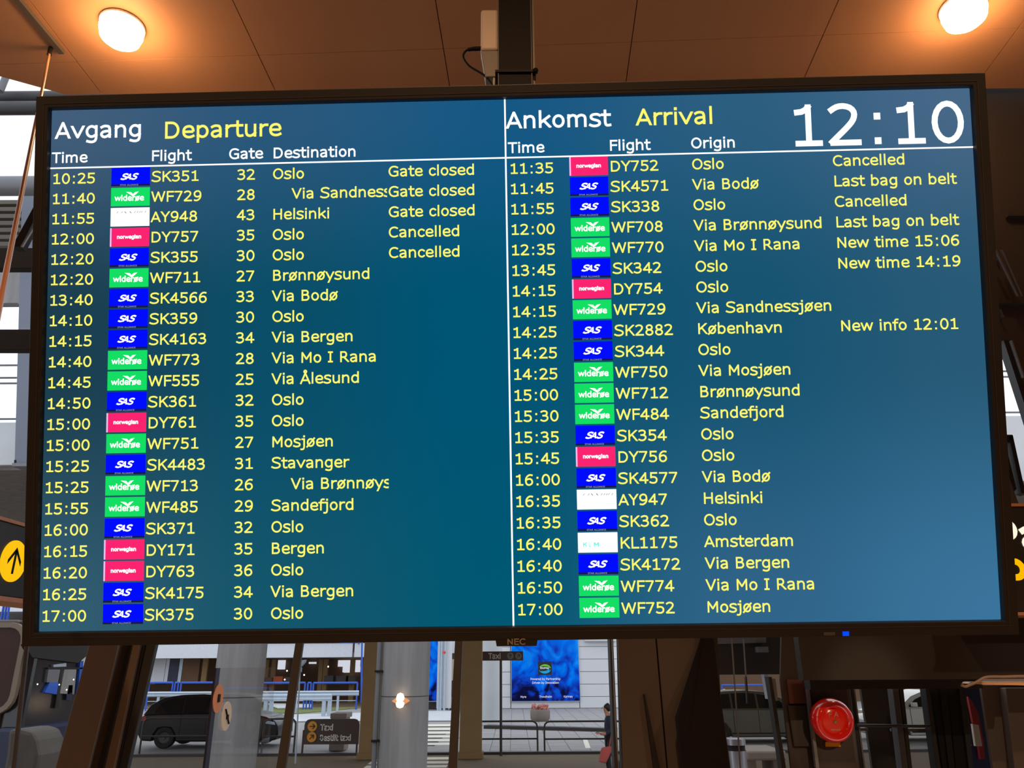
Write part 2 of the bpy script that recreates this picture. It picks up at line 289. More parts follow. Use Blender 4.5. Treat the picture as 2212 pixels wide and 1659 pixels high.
G = {
 '0': (.636,[arc(.318,.3635,.22,.322,0,360,20)]), '1': (.636,[[(.16,B),(.52,B)],[(.34,B),(.34,T)],[(.155,.592),(.23,.60),(.30,.635),(.335,.68)]]),
 '2': (.636,[smooth([(.10,.62),(.18,.668),(.29,.686),(.41,.655),(.475,.58),(.475,.49),(.43,.40),(.33,.29),(.21,.175),(.095,.065)],2),[(.11,B),(.535,B)]]),
 '3': (.636,[smooth([(.105,.635),(.19,.672),(.29,.686),(.41,.66),(.465,.595),(.465,.50),(.40,.415),(.30,.385),(.225,.385)],2),smooth([(.30,.385),(.42,.36),(.50,.29),(.508,.19),(.44,.09),(.32,.04),(.20,.045),(.09,.092)],2)]),
 '4': (.636,[[(.42,B),(.42,T)],[(.41,.665),(.07,.24)],[(.085,.22),(.56,.22)]]),
 '5': (.636,[[(.50,T),(.15,T),(.15,.40)],smooth([(.15,.40),(.27,.425),(.40,.405),(.49,.33),(.512,.235),(.48,.12),(.39,.055),(.28,.038),(.17,.052),(.09,.09)],2)]),
 '6': (.636,[SIX]), '9': (.636,[[(.636-x,.727-y) for x,y in SIX]]), '7': (.636,[[(.09,T),(.53,T),(.235,.06)]]),
 '8': (.636,[arc(.318,.535,.178,.15,0,360,14),arc(.318,.205,.208,.168,0,360,16)]),
 ':': (.455,[('dot',.227,.068),('dot',.227,.495)]), '.': (.36,[('dot',.18,.06)]),
 'A': (.684,[[(.045,-.01),(.342,T+.01),(.639,-.01)],[(.15,.225),(.53,.225)]]), 'Å': (.684,[[(.05,.03),(.342,T+.01),(.634,.03)],[(.15,.225),(.53,.225)],arc(.342,.80,.075,.075,0,360,10)]),
 'B': (.686,[[(.14,B),(.14,T),(.34,T)]+arc(.36,.54,.15,.139,90,-90,7)+[(.14,.39)],[(.36,.39)]+arc(.39,.22,.17,.17,90,-90,8)+[(.14,B)]]),
 'C': (.698,[smooth([(.60,.63),(.50,.672),(.40,.686),(.26,.655),(.15,.56),(.10,.42),(.10,.30),(.15,.165),(.26,.07),(.40,.04),(.50,.055),(.60,.095)],2)]),
 'D': (.771,[[(.14,B),(.14,T),(.32,T)]+arc(.36,.3635,.285,.3155,90,-90,12)+[(.14,B)]]),
 'E': (.632,[[(.54,T),(.14,T),(.14,B),(.54,B)],[(.14,.385),(.51,.385)]]), 'F': (.575,[[(.52,T),(.14,T),(.14,B)],[(.14,.375),(.50,.375)]]),
 'G': (.775,[smooth([(.64,.62),(.54,.668),(.42,.686),(.27,.655),(.16,.56),(.105,.42),(.105,.30),(.16,.165),(.27,.07),(.42,.04),(.54,.055),(.655,.10)],2),[(.655,.09),(.655,.34),(.44,.34)]]),
 'H': (.752,[[(.14,B),(.14,T)],[(.61,B),(.61,T)],[(.14,.385),(.61,.385)]]), 'I': (.421,[[(.21,B),(.21,T)],[(.10,B),(.32,B)],[(.10,T),(.32,T)]]),
 'K': (.693,[[(.14,B),(.14,T)],[(.60,T+.02),(.20,.34)],[(.31,.42),(.64,.01)]]), 'L': (.557,[[(.14,T),(.14,B),(.53,B)]]),
 'M': (.843,[[(.14,B),(.14,T),(.42,.25),(.70,T),(.70,B)]]), 'N': (.748,[[(.14,B),(.14,T),(.61,B),(.61,T)]]),
 'O': (.787,[arc(.394,.3635,.292,.322,0,360,22)]), 'P': (.603,[[(.14,B),(.14,T),(.32,T)]+arc(.34,.49,.17,.189,90,-90,9)+[(.14,.30)]]),
 'R': (.695,[[(.14,B),(.14,T),(.32,T)]+arc(.34,.505,.155,.174,90,-90,9)+[(.14,.33)],[(.34,.33),(.62,.04)]]),
 'S': (.684,[SS(.684,.727)]), 'T': (.616,[[(.05,T),(.566,T)],[(.308,T),(.308,B)]]),
 'V': (.684,[[(.045,T+.06),(.342,.045),(.639,T+.06)]]), 'W': (.989,[[(.06,T+.06),(.27,.05),(.495,.67),(.72,.05),(.93,T+.06)]]),
 'Y': (.615,[[(.03,T+.05),(.308,.34),(.585,T+.05)],[(.308,.34),(.308,B)]]),
 'a': (.601,[smooth(AR,3)+[(.455,.33),(.455,B)],smooth([(.455,.29),(.30,.285),(.16,.25),(.10,.165),(.13,.08),(.22,.035),(.32,.055),(.455,.14)],2)]),
 'b': (.623,[[(.125,B),(.125,AS)],arc(.32,.275,.205,.235,130,-130,14)+[(.125,.12)]]),
 'd': (.623,[[(.498,B),(.498,AS)],arc(.303,.275,.205,.235,50,310,14)+[(.498,.12)]]),
 'p': (.623,[[(.125,-.16),(.125,X)],arc(.32,.275,.205,.235,130,-130,14)+[(.125,.12)]]),
 'g': (.623,[arc(.303,.285,.205,.225,50,310,14)+[(.498,.14)],[(.498,X),(.498,.0)]+smooth([(.498,.0),(.46,-.11),(.36,-.165),(.24,-.165),(.13,-.135)],2)]),
 'c': (.521,[smooth([(.455,.445),(.38,.495),(.30,.51),(.18,.465),(.11,.36),(.11,.19),(.18,.085),(.30,.04),(.38,.055),(.455,.105)],2)]),
 'e': (.596,[EE[:2]+smooth(EE[1:],2)]), 'f': (.352,[[(.155,B),(.155,.56)]+smooth([(.155,.56),(.19,.67),(.26,.712),(.35,.71)],2),[(.045,X),(.32,X)]]),
 'h': (.633,[[(.125,B),(.125,AS)],[(.125,.39)]+smooth([(.22,.475),(.33,.51),(.45,.47),(.50,.35)],2)+[(.50,B)]]),
 'n': (.633,[[(.125,B),(.125,X)],[(.125,.39)]+smooth([(.22,.475),(.33,.51),(.45,.47),(.50,.35)],2)+[(.50,B)]]),
 'r': (.427,[[(.125,B),(.125,X)],smooth([(.125,.37),(.22,.46),(.30,.495),(.39,.495)],2)]),
 'm': (.973,[[(.125,B),(.125,X)],[(.125,.40)]+smooth([(.21,.48),(.30,.51),(.41,.47),(.45,.36)],2)+[(.45,B)],[(.45,.40)]+smooth([(.55,.48),(.65,.51),(.78,.47),(.82,.36)],2)+[(.82,B)]]),
 'u': (.633,[[(.508,B),(.508,X)],[(.133,X),(.133,.20)]+smooth([(.133,.20),(.18,.075),(.30,.038),(.41,.075),(.508,.16)],2)]),
 'i': (.274,[[(.137,B),(.137,X)],('dot',.137,.685)]), 'l': (.274,[[(.137,B),(.137,AS)]]),
 'j': (.344,[[(.215,X),(.215,.0)]+smooth([(.215,.0),(.18,-.12),(.10,-.165),(.02,-.16)],2)+[],[(.09,X),(.215,X)],('dot',.21,.685)]),
 'k': (.592,[[(.125,B),(.125,AS)],[(.50,.49),(.18,.25)],[(.27,.32),(.53,.04)]]),
 'o': (.607,[arc(.303,.275,.205,.235,0,360,16)]), 'ø': (.607,[arc(.303,.275,.205,.235,0,360,16),[(.07,.0),(.535,.55)]]),
 's': (.521,[SS(.521,.548)]), 't': (.394,[[(.16,.665),(.16,.18)]+smooth([(.16,.18),(.19,.075),(.26,.042),(.36,.055)],2),[(.045,X),(.35,X)]]),
 'v': (.592,[[(.045,.54),(.296,.045),(.547,.54)]]), 'w': (.818,[[(.055,.54),(.225,.05),(.41,.50),(.595,.05),(.765,.54)]]),
 'x': (.592,[[(.04,.54),(.55,.01)],[(.55,.54),(.04,.01)]]), 'y': (.592,[[(.045,.54),(.30,.06)],[(.547,.54),(.20,-.19)]]),
 'z': (.525,[[(.08,X),(.45,X),(.08,B),(.46,B)]]), ' ': (.352,[]), '-': (.45,[[(.10,.28),(.35,.28)]]),
 '^': (.9,[[(.45,.02),(.45,.72)],[(.12,.40),(.45,.74),(.78,.40)]]),
}
def glyphs(text, x, y, em, w=.110, shear=0, sx=1.0, track=0.0):
    """flat lettering: returns (verts2d, faces)"""
    V, Fc = [], []; pen = x
    def put(poly):
        n = len(V)
        if lim:
            q = [Vector((a, b, 0)) for a, b in poly]
            q = clip(q, lambda p: p.y - lim[0])
            if len(q) > 2: q = clip(q, lambda p: lim[1] - p.y)
            if len(q) < 3: return
            poly = [(p.x, p.y) for p in q]
        for a, b in poly: V.append((pen + (a*sx + b*shear)*em, y + b*em))
        Fc.append(tuple(range(n, n+len(poly))))
    h = w/2
    for ch in text:
        adv, strokes = G[ch]; lim = (0, .727) if ch in '147AVWYKRMNkb' and ch not in 'kb' else ((0, .548) if ch in 'vwx' else ((0,.76) if ch == 'k' else ((-.21,.548) if ch == 'y' else None)))
        for st in strokes:
            if st[0] == 'dot':
                _, a, b = st; q = max(h*1.12, .052); put([(a-q,b-q*1.05),(a+q,b-q*1.05),(a+q,b+q*1.05),(a-q,b+q*1.05)]); continue
            n = len(st); closed = n > 4 and math.dist(st[0], st[-1]) < 1e-6
            for i in range(n-1):
                (ax, ay), (bx, by) = st[i], st[i+1]; L = math.dist(st[i], st[i+1])
                if L < 1e-6: continue
                dx, dy = (bx-ax)/L, (by-ay)/L; nx, ny = -dy*h, dx*h
                if not closed and i == 0: ax -= dx*h; ay -= dy*h
                if not closed and i == n-2: bx += dx*h; by += dy*h
                put([(ax+nx,ay+ny),(ax-nx,ay-ny),(bx-nx,by-ny),(bx+nx,by+ny)])
                if i < n-2 or closed:
                    cx, cy = st[i+1]; d2 = st[i+2] if i < n-2 else st[1]
                    L2 = max(math.dist(st[i+1], d2), 1e-6); ex, ey = (d2[0]-cx)/L2, (d2[1]-cy)/L2
                    cr = dx*ey - dy*ex; dt = dx*ex + dy*ey
                    if abs(cr) < .02: continue
                    sgn = -1 if cr > 0 else 1
                    p1 = (cx - dy*h*sgn, cy + dx*h*sgn); p2 = (cx - ey*h*sgn, cy + ex*h*sgn)
                    if dt > -.2:
                        k = h*sgn/(1+dt); mt = (cx + (-dy-ey)*k, cy + (dx+ex)*k)
                    else: mt = (cx - (ex-dx)*h/max(math.hypot(ex-dx, ey-dy),1e-6)*1.0, cy - (ey-dy)*h/max(math.hypot(ex-dx, ey-dy),1e-6))
                    put([(cx,cy), p1, mt, p2])
        pen += (adv*sx + track)*em
    return V, Fc, pen
def textwidth(t, em, sx=1.0, track=0.0): return sum((G[c][0]*sx + track)*em for c in t)

def flatobj(name, V3, Fc, m, parent, **kw):
    mb = MB(); mb.v = [Vector(v) for v in V3]; mb.f = Fc
    me = bpy.data.meshes.new(name); me.from_pydata([tuple(v) for v in mb.v], [], mb.f)
    for mm in (m if isinstance(m, (list, tuple)) else [m]): me.materials.append(mm)
    o = bpy.data.objects.new(name, me); COL.objects.link(o); o.parent = parent
    for k, v in kw.items(): o[k] = v
    return o
def text_on(name, items, m, origin, U, V, N, parent, eps=.002, **kw):
    """items: (text, x, y, em, opts); lettering laid on the plane origin + x*U + y*V (world), N towards the viewer"""
    vs, fs = [], []; off = WLOC[parent.name]
    for it in items:
        t, x, y, em = it[:4]; opt = it[4] if len(it) > 4 else {}
        v2, f2, _ = glyphs(t, x, y, em, **opt); n = len(vs)
        vs += [origin + U*a + V*b + N*eps - off for a, b in v2]; fs += [tuple(i+n for i in f) for f in f2]
    return flatobj(name, vs, fs, m, parent, **kw)

# ================================================================== SETTING: hall
ZC = 6.15; FLR = .9
fl = obj('floor', MB().box((-9,-9,FLR-.2),(9,3.0,FLR)), M['floorm'], kind='structure')
obj('wall_back', MB().box((-9,-9.2,FLR),(9,-9,ZC)), M['wallm'], kind='structure')
obj('wall_left', MB().box((-9.2,-9,FLR),(-9,1.0,ZC)), M['wallm'], kind='structure')
obj('wall_right', MB().box((9,-9,FLR),(9.2,4.3,ZC)), M['wallm'], kind='structure')
# ceiling: panels with open joints below a black void
GY = math.radians(-2.2); gr = Matrix.Rotation(GY, 3, 'Z'); gri = gr.inverted()
D1, D2 = PZ(0,165,ZC), PZ(155,208,ZC)
YE = PZ(2160,191,ZC).y
def side(p): return (D2.x-D1.x)*(p.y-D1.y) - (D2.y-D1.y)*(p.x-D1.x)
sgn_in = 1 if side(Vector((0,0,ZC))) > 0 else -1
clips = [lambda p: YE - p.y, lambda p: sgn_in*side(p), lambda p: p.x+9, lambda p: 9-p.x, lambda p: p.y+9]
full = [Vector((-9,-9,ZC)),Vector((9,-9,ZC)),Vector((9,YE,ZC)),Vector((-9,YE,ZC))]
for c in clips: full = clip(full, c)
ceil = obj('ceiling', MB().prism([p + Vector((0,0,.03)) for p in full], (0,0,.15)), M['black'], kind='structure')
j0 = (gri @ PZ(957,100,ZC)).x; PWD = (gri @ PZ(1363,100,ZC)).x - j0
jy = (gri @ PZ(1300,93,ZC)).y; PLN = 2.4
for i in range(-8, 9):
    for k in range(-5, 2):
        g = .0028
        x0, x1 = j0 + i*PWD + g, j0 + (i+1)*PWD - g; y0, y1 = jy + k*PLN + .0015, jy + (k+1)*PLN - .0015
        poly = [gr @ Vector((a, b, 0)) for a, b in ((x0,y0),(x1,y0),(x1,y1),(x0,y1))]
        poly = [Vector((p.x, p.y, ZC + random.uniform(-.0015,.0015))) for p in poly]
        z = sum(p.z for p in poly)/4
        for p in poly: p.z = z
        for c in clips:
            if poly: poly = clip(poly, c)
        if len(poly) >= 3: obj('ceiling_panel', MB().prism(poly, (0,0,.018)), M['ply'], ceil)
# dark slot diffuser in the ceiling at the upper left
sl = obj('ceiling_slot', MB().bar(PZ(6,-40,ZC-.012), PZ(134,113,ZC-.012), .035, .03), mat('slot_brown', (84,70,60), .7),
    label='narrow dark ceiling slot at the upper left corner', cat='air slot')

# downlights
def downlight(p, label, power, group=None, ax=(0,0,-1)):
    t = thing('ceiling_light', label, 'ceiling light', p, group)
    obj('trim_ring', MB().lathe([(.10,-.0),(.128,-.0),(.130,.006),(.126,.014),(.122,.014),(.114,.006)], p, (0,0,-1), 28), M['plastic_w'], t, smooth=True)
    obj('lens', MB().lathe([(.120,.006),(.124,.05),(.112,.10),(.08,.128),(.04,.138),(0,.14)], p, (0,0,-1), 28), E_LAMP, t, smooth=True)
    l = bpy.data.lights.new('downlight_lamp', 'POINT'); l.energy = power; l.color = (1,.60,.30); l.shadow_soft_size = .07
    lo = bpy.data.objects.new('downlight_lamp', l); COL.objects.link(lo); lo.parent = t; lo.location = (0,0,-.26)
    return t
LP1, LP2 = PZ(265,54,ZC), PZ(2079,14,ZC)
downlight(LP1, 'glowing warm ceiling light above the left end of the departure board', LAMP_POWER)
downlight(LP2, 'glowing warm ceiling light above the right end of the departure board', LAMP_POWER)
for (x, y) in ((-3.3,-1.2),(0,-1.2),(3.3,-1.2),(-3.3,-5),(0,-5),(3.3,-5)):
    l = bpy.data.lights.new('hall_downlight', 'SPOT'); l.energy = HALL_POWER*12; l.color = (1,.58,.30); l.spot_size = 2.2; l.spot_blend = .5; l.shadow_soft_size = .08
    lo = bpy.data.objects.new('hall_downlight', l); COL.objects.link(lo); lo.location = (x, y, ZC-.1)

def add_spot(loc, target, power, size):  # unseen spots added to brighten the bell, a wall patch and the right wall
    l = bpy.data.lights.new('accent_spot', 'SPOT'); l.energy = power; l.color = (1,.72,.46); l.spot_size = math.radians(size); l.spot_blend = .8; l.shadow_soft_size = .04
    o = bpy.data.objects.new('accent_spot', l); COL.objects.link(o); o.location = loc
    o.rotation_euler = (Vector(target)-Vector(loc)).to_track_quat('-Z','Y').to_euler()
add_spot((2.0, -5.5, ZC-.15), PY(1800,1562,3.2), 950, 2.4)
add_spot((2.0, -5.5, ZC-.15), PY(1468,1520,3.3), 110, 3)
add_spot((3.2, -5.5, ZC-.15), PY(2215,1600,3.2), 420, 6)
# ================================================================== THE DEPARTURE BOARD
PW = 1.77/1920
TR = Matrix.Rotation(0,3,'Z')
w = Vector((-0.0686,-0.0179,0.0174)); TR = Matrix.Rotation(w.length, 3, w.normalized())
BM = Matrix.Translation(EYE) @ CAMR.to_4x4() @ (Matrix.Translation((-0.0033,0.0521,-1.4499)) @ TR.to_4x4())
board = thing('departure_board', 'large black-framed airport flight information screen hung on a dark ceiling pole', 'information screen')
board.matrix_world = BM; WLOC[board.name] = Vector((0,0,0))
def S(x, y, z=0): return Vector(((x-960)*PW, (540-y)*PW, z))
def sbox(x0,y0,x1,y1,z0,z1, mb=None): a, b = S(x0,y0,z0), S(x1,y1,z1); return (mb or MB()).box(a, b)
BZ = 26
fr = MB()
outer = [(-BZ,-BZ),(1920+BZ,-BZ),(1920+BZ,1080+BZ),(-BZ,1080+BZ)]; inner = [(0,0),(1920,0),(1920,1080),(0,1080)]
fr.v = [S(x,y,.014) for x,y in outer] + [S(x,y,.014) for x,y in inner] + [S(x,y,-.0) for x,y in inner] + [S(x,y,-.075) for x,y in outer]
for i in range(4):
    k = (i+1) % 4; fr.f += [(i,k,k+4,i+4),(i+4,k+4,k+8,i+8),(i,i+12,k+12,k)]
fr.f += [(12,15,14,13)]
obj('bezel', fr, M['bezel'], board, bevel=.0015)
st = MB(); 
for a,b,c,d in ((-9,-9,1929,-8),(-9,1088,1929,1089),(-9,-8,-8,1088),(1928,-8,1929,1088)): sbox(a,b,c,d,.014,.0146,st)
obj('bezel_seam', st, mat('bezel_seam_plastic', (52,46,44), .5), board)
obj('rear_housing', MB().box(S(200,150,-.13), S(1720,930,-.072)), M['bezel'], board)
flatobj('screen', [S(0,1080,.001),S(1920,1080,.001),S(1920,0,.001),S(0,0,.001)], [(0,1,2,3)], M['screen'], board)
bp = obj('brand_plate', MB().prism([S(922,1104,.0),S(1005,1104,.0),S(1003,1116,0),S(924,1116,0)], (0,0,.016)), M['bezel'], board)
def stext(name, items, m, z, parent=board, cutx=None, **kw):
    vs, fs = [], []
    for it in items:
        t, x, y, em = it[:4]; opt = it[4] if len(it) > 4 else {}
        v2, f2, _ = glyphs(t, x, -y, em, **opt); cut = opt_cut.get((t, x))
        for f in f2:
            poly = [Vector((v2[i][0], v2[i][1], 0)) for i in f]
            if cut: poly = clip(poly, lambda p: cut - p.x)
            if len(poly) < 3: continue
            n = len(vs); vs += [S(p.x, -p.y, z) for p in poly]; fs.append(tuple(range(n, n+len(poly))))
    return flatobj(name, vs, fs, m, parent, **kw)
opt_cut = {}
stext('brand_lettering', [('NEC', 944, 1113, 16, dict(w=.13, sx=1.12))], mat('brand_silver', (150,138,122), .4), .0166, bp)
obj('status_light', sbox(1603,1096,1615,1104,.0135,.0155), E_LED, board, label='blue glowing status light')
obj('sensor_window', sbox(1566,1097,1588,1103,.0135,.0150), M['poleedge'], board)
flatobj('divider_line', [S(955.8,1080,.0016),S(959.2,1080,.0016),S(959.2,0,.0016),S(955.8,0,.0016)], [(0,1,2,3)], E_WHT, board)
flatobj('header_line', [S(0,126.6,.0016),S(1920,126.6,.0016),S(1920,123.4,.0016),S(0,123.4,.0016)], [(0,1,2,3)], E_WHT, board)
HW = dict(w=.114)
stext('heading', [('Avgang', 8, 62, 49.6)], E_WHT, .002); stext('heading', [('Departure', 238, 67, 49.6)], E_TXT, .002)
stext('heading', [('Ankomst', 959, 63, 49.6)], E_WHT, .002); stext('heading', [('Arrival', 1229, 63, 49.6)], E_TXT, .002)
for it in [('Time',3,114,31,HW),('Flight',213,114.6,31,HW),('Gate',377,114.3,31,HW),('Destination',469.5,114.8,31,HW)]: stext('column_title', [it], E_WHT, .002)
for it in [('Time',962.5,115.2,31,HW),('Flight',1172,115.2,31,HW),('Origin',1341,114.4,31,HW)]: stext('column_title', [it], E_WHT, .002)
stext('clock', [('12:10', 1544, 115.5, 122, dict(w=.100))], E_WHT, .002, label='large white clock digits')
DEP = [('10:25','S','SK351','32','Oslo','Gate closed'),('11:40','W','WF729','28','>Via Sandnessjøen','Gate closed'),('11:55','F','AY948','43','Helsinki','Gate closed'),
 ('12:00','N','DY757','35','Oslo','Cancelled'),('12:20','S','SK355','30','Oslo','Cancelled'),('12:20','W','WF711','27','Brønnøysund',''),('13:40','S','SK4566','33','Via Bodø',''),
 ('14:10','S','SK359','30','Oslo',''),('14:15','S','SK4163','34','Via Bergen',''),('14:40','W','WF773','28','Via Mo I Rana',''),('14:45','W','WF555','25','Via Ålesund',''),
 ('14:50','S','SK361','32','Oslo',''),('15:00','N','DY761','35','Oslo',''),('15:00','W','WF751','27','Mosjøen',''),('15:25','S','SK4483','31','Stavanger',''),
 ('15:25','W','WF713','26','>Via Brønnøysund',''),('15:55','W','WF485','29','Sandefjord',''),('16:00','S','SK371','32','Oslo',''),('16:15','N','DY171','35','Bergen',''),
 ('16:20','N','DY763','36','Oslo',''),('16:25','S','SK4175','34','Via Bergen',''),('17:00','S','SK375','30','Oslo','')]
ARR = [('11:35','N','DY752','Oslo','Cancelled'),('11:45','S','SK4571','Via Bodø','Last bag on belt'),('11:55','S','SK338','Oslo','Cancelled'),('12:00','W','WF708','Via Brønnøysund','Last bag on belt'),
 ('12:35','W','WF770','Via Mo I Rana','New time 15:06'),('13:45','S','SK342','Oslo','New time 14:19'),('14:15','N','DY754','Oslo',''),('14:15','W','WF729','Via Sandnessjøen',''),
 ('14:25','S','SK2882','København','New info 12:01'),('14:25','S','SK344','Oslo',''),('14:25','W','WF750','Via Mosjøen',''),('15:00','W','WF712','Brønnøysund',''),('15:30','W','WF484','Sandefjord',''),
 ('15:35','S','SK354','Oslo',''),('15:45','N','DY756','Oslo',''),('16:00','S','SK4577','Via Bodø',''),('16:35','F','AY947','Helsinki',''),('16:35','S','SK362','Oslo',''),
 ('16:40','K','KL1175','Amsterdam',''),('16:40','S','SK4172','Via Bergen',''),('16:50','W','WF774','Via Mo I Rana',''),('17:00','W','WF752','Mosjøen','')]
def row(items, names):
    for it, nm in zip(items, names): stext(nm, [it], E_TXT, .002)
def tile(code, x0, y0, x1, y1):
    m = {'S':E_BLUE,'W':E_GREEN,'F':E_WHT,'N':E_RED,'K':E_WHT}[code]
    lab = {'S':'deep blue tile','W':'green tile','F':'white tile','N':'pinkish red tile','K':'white tile with teal letters'}[code]
    t = flatobj('airline_tile', [S(x0,y1,.0018),S(x1,y1,.0018),S(x1,y0,.0018),S(x0,y0,.0018)], [(0,1,2,3)], m, board, label=lab)
    w_, h_ = x1-x0, y1-y0
    def L(items, mm, z=.0024): return stext('tile_lettering', items, mm, z, t)
    def Q(a,b,c,d,mm): return flatobj('tile_strip', [S(x0+a*w_,y0+d*h_,.0021),S(x0+c*w_,y0+d*h_,.0021),S(x0+c*w_,y0+b*h_,.0021),S(x0+a*w_,y0+b*h_,.0021)], [(0,1,2,3)], mm, t)
    if code == 'S':
        Q(0,.90,1,1,E_STRIP)
        L([('S', x0+19.5, y0+.65*h_, 17, dict(w=.18, shear=.45, sx=1.05)), ('A', x0+29.5, y0+.65*h_, 17, dict(w=.16, shear=.45, sx=.98)), ('S', x0+41.5, y0+.65*h_, 17, dict(w=.18, shear=.45, sx=1.0))], E_WHT)
        L([('STAR ALLIANCE', x0+.23*w_, y0+.985*h_, 4.2, dict(w=.11, sx=1.15))], E_DIM)
    elif code == 'W':
        L([('widerøe', x0+.10*w_, y0+.71*h_, 16.2, dict(w=.15, sx=.97))], E_WHT)
        bx, by = x0+.56*w_, y0+.40*h_
        flatobj('tile_bird', [S(bx-14,by-6.5,.0025),S(bx-3,by-5.5,.0025),S(bx+1,by-1.5,.0025),S(bx+5,by-5.5,.0025),S(bx+13,by-7,.0025),S(bx+6,by+.0,.0025),S(bx+1,by+3.4,.0025),S(bx-5,by-.8,.0025)], [(0,1,7),(1,2,7),(2,6,7),(2,3,5),(3,4,5),(2,5,6)], E_WHT, t)
    elif code == 'N':
        Q(-.005,0,.035,1,E_PALE)
        L([('norwegian', x0+.175*w_, y0+.575*h_, 10.2, dict(w=.19, sx=.97))], E_WHT)
    elif code == 'F':
        # only slivers of the airline's slanted lettering show along the top
        vs, fs = [], []
        for a, s in ((.15,1),(.27,1),(.35,-1),(.48,-1),(.60,1),(.67,1),(.73,1),(.78,1),(.87,1)):
            n = len(vs); xa = x0+a*w_; ya = y0+.20*h_
            vs += [S(xa, ya+3.6, .0024), S(xa+1.3, ya+3.6, .0024), S(xa+1.3+3*s, ya, .0024), S(xa+3*s, ya, .0024)] if s > 0 else [S(xa+3.4, ya+4, .0024), S(xa+5.4, ya+4, .0024), S(xa+1.9, ya, .0024), S(xa, ya, .0024)]
            fs.append((n,n+1,n+2,n+3))
        flatobj('tile_lettering', vs, fs, E_INK, t)
    elif code == 'K':
        L([('K', x0+.12*w_, y0+.70*h_, 11.5, dict(w=.16, sx=1.1)), ('L', x0+.27*w_, y0+.70*h_, 11.5, dict(w=.16, sx=.6)), ('M', x0+.39*w_, y0+.70*h_, 11.5, dict(w=.17, sx=1.25))], E_TEAL)
for i, r in enumerate(DEP):
    y = 159.3 + 42.93*i; items = [(r[0],4.3,y,31),(r[2],214.5,y,31),(r[3],395,y,31)]
    if r[4][0] == '>':
        items.append((r[4][1:],510,y-.3,31)); opt_cut[(r[4][1:],510)] = 709.5
    else: items.append((r[4],469.5,y,31))
    if r[5]: items.append((r[5],711.5,y+.3,31))
    row(items, ('time_text','flight_text','gate_text','destination_text','remark_text')); ty = 127.4 + 42.87*i; tile(r[1], 130, ty, 212, ty+39.4)
for i, r in enumerate(ARR):
    y = 159.6 + 42.87*i; items = [(r[0],964.4,y+.3,31),(r[2],1172.5,y,31),(r[3],1341.5,y-.6,31)]
    if r[4]: items.append((r[4],1631,y-1,31))
    row(items, ('time_text','flight_text','origin_text','remark_text')); ty = 126.9 + 42.87*i; tile(r[1], 1089.6, ty, 1169, ty+39.6)

# ------------------------------------------------------------------ pole, cabinet, cable
PYY = 1.64
pl = thing('ceiling_pole', 'dark square aluminium pole carrying the screen from the ceiling', 'pole', (PY(1112,100,PYY).x, PYY, ZC))
xl, xr = PY(1073,100,PYY).x, PY(1155,100,PYY).x; zb = (BM @ Vector((0,0,0))).z
obj('shaft', MB().box((xl+.004, PYY, zb-.1),(xr-.006, PYY+.08, ZC)), M['pole'], pl, bevel=.002)
e = MB(); e.box((xl+.0035,PYY-.003,zb),(xl+.0055,PYY,ZC)); obj('edge_strip', e, M['poleedge'], pl)
e = MB(); e.box((xr-.010,PYY-.003,zb),(xr-.008,PYY,ZC)); obj('edge_strip', e, M['poleedge'], pl)
e = MB(); e.box((xr-.005,PYY+.01,zb),(xr,PYY+.06,ZC)); obj('side_channel', e, M['plastic_g'], pl)
zt = PY(1112,156,PYY).z
e = MB(); e.box((xl-.004,PYY-.006,zt-.0035),(xr+.002,PYY+.085,zt+.0035)); obj('cable_tie', e, M['cable'], pl)
e = MB().lathe([(0,-.008),(.006,-.006),(.0085,0),(.006,.006),(0,.008)], (xr+.001,PYY-.004,zt), (0,0,1), 12); obj('tie_lock', e, M['cable'], pl, smooth=True)
obj('mount_bracket', MB().box((xl-.05, PYY-.14, zb-.12),(xr+.05, PYY+.01, zb+.12)), M['pole'], pl)
Yb = PYY + .01
ap = thing('wireless_box', 'white plastic wireless access box fixed to the left side of the ceiling pole', 'access point', PY(1056,100,Yb))
xa, xb = PY(1038.5,60,Yb).x, PY(1076,60,Yb).x
z0, z1, z2 = PY(1056,20,Yb).z, PY(1056,107,Yb).z, PY(1056,163,Yb).z
obj('case', MB().box((xa,Yb,z1),(xb,Yb+.05,z0)), M['plastic_w'], ap, bevel=.006)
xa2 = PY(1048,160,Yb).x
obj('tapered_base', MB().prism([(xa+.001,Yb+.004,z1),(xb,Yb+.004,z1),(xb,Yb+.004,z2),(xa2,Yb+.004,z2)], (0,.04,0)), M['plastic_g'], ap, bevel=.002)
pts = [(1039,105),(1030,105),(1017,106),(1007,110),(1001,119),(1003,129),(1014,143),(1030,153),(1046,163),(1058,176),(1068,192),(1076,215)]
cb = obj('network_cable', MB().tube([PY(x,y,Yb+.01) for x,y in smooth(pts,3)], .0032, 8), M['cable'], smooth=True,
    label='black network cable looping from the white access box down behind the screen', cat='cable')
bt = MB(); q = [PY(x,y,Yb+.01) for x,y in ((1040,105),(1030,105.5),(1020,106),(1011,108.5))]
bt.tube(q, [.0062,.0062,.0055,.0042], 10)
obj('plug_boot', bt, M['cable'], cb)
for k in range(5):
    a = PY(1027-4*k, 105.5+.3*k, Yb+.01); b = PY(1028.6-4*k, 105.5+.3*k, Yb+.01); obj('boot_ring', MB().tube([a,b], .0068-.0004*k, 10), M['cable'], cb)
obj('hanging_wire', MB().tube([PY(x,y,PYY+.02) for x,y in ((1153,158),(1153.5,170),(1155,182),(1157,205))], .0014, 6), M['cable'], label='thin black wire hanging right of the ceiling pole', cat='wire')
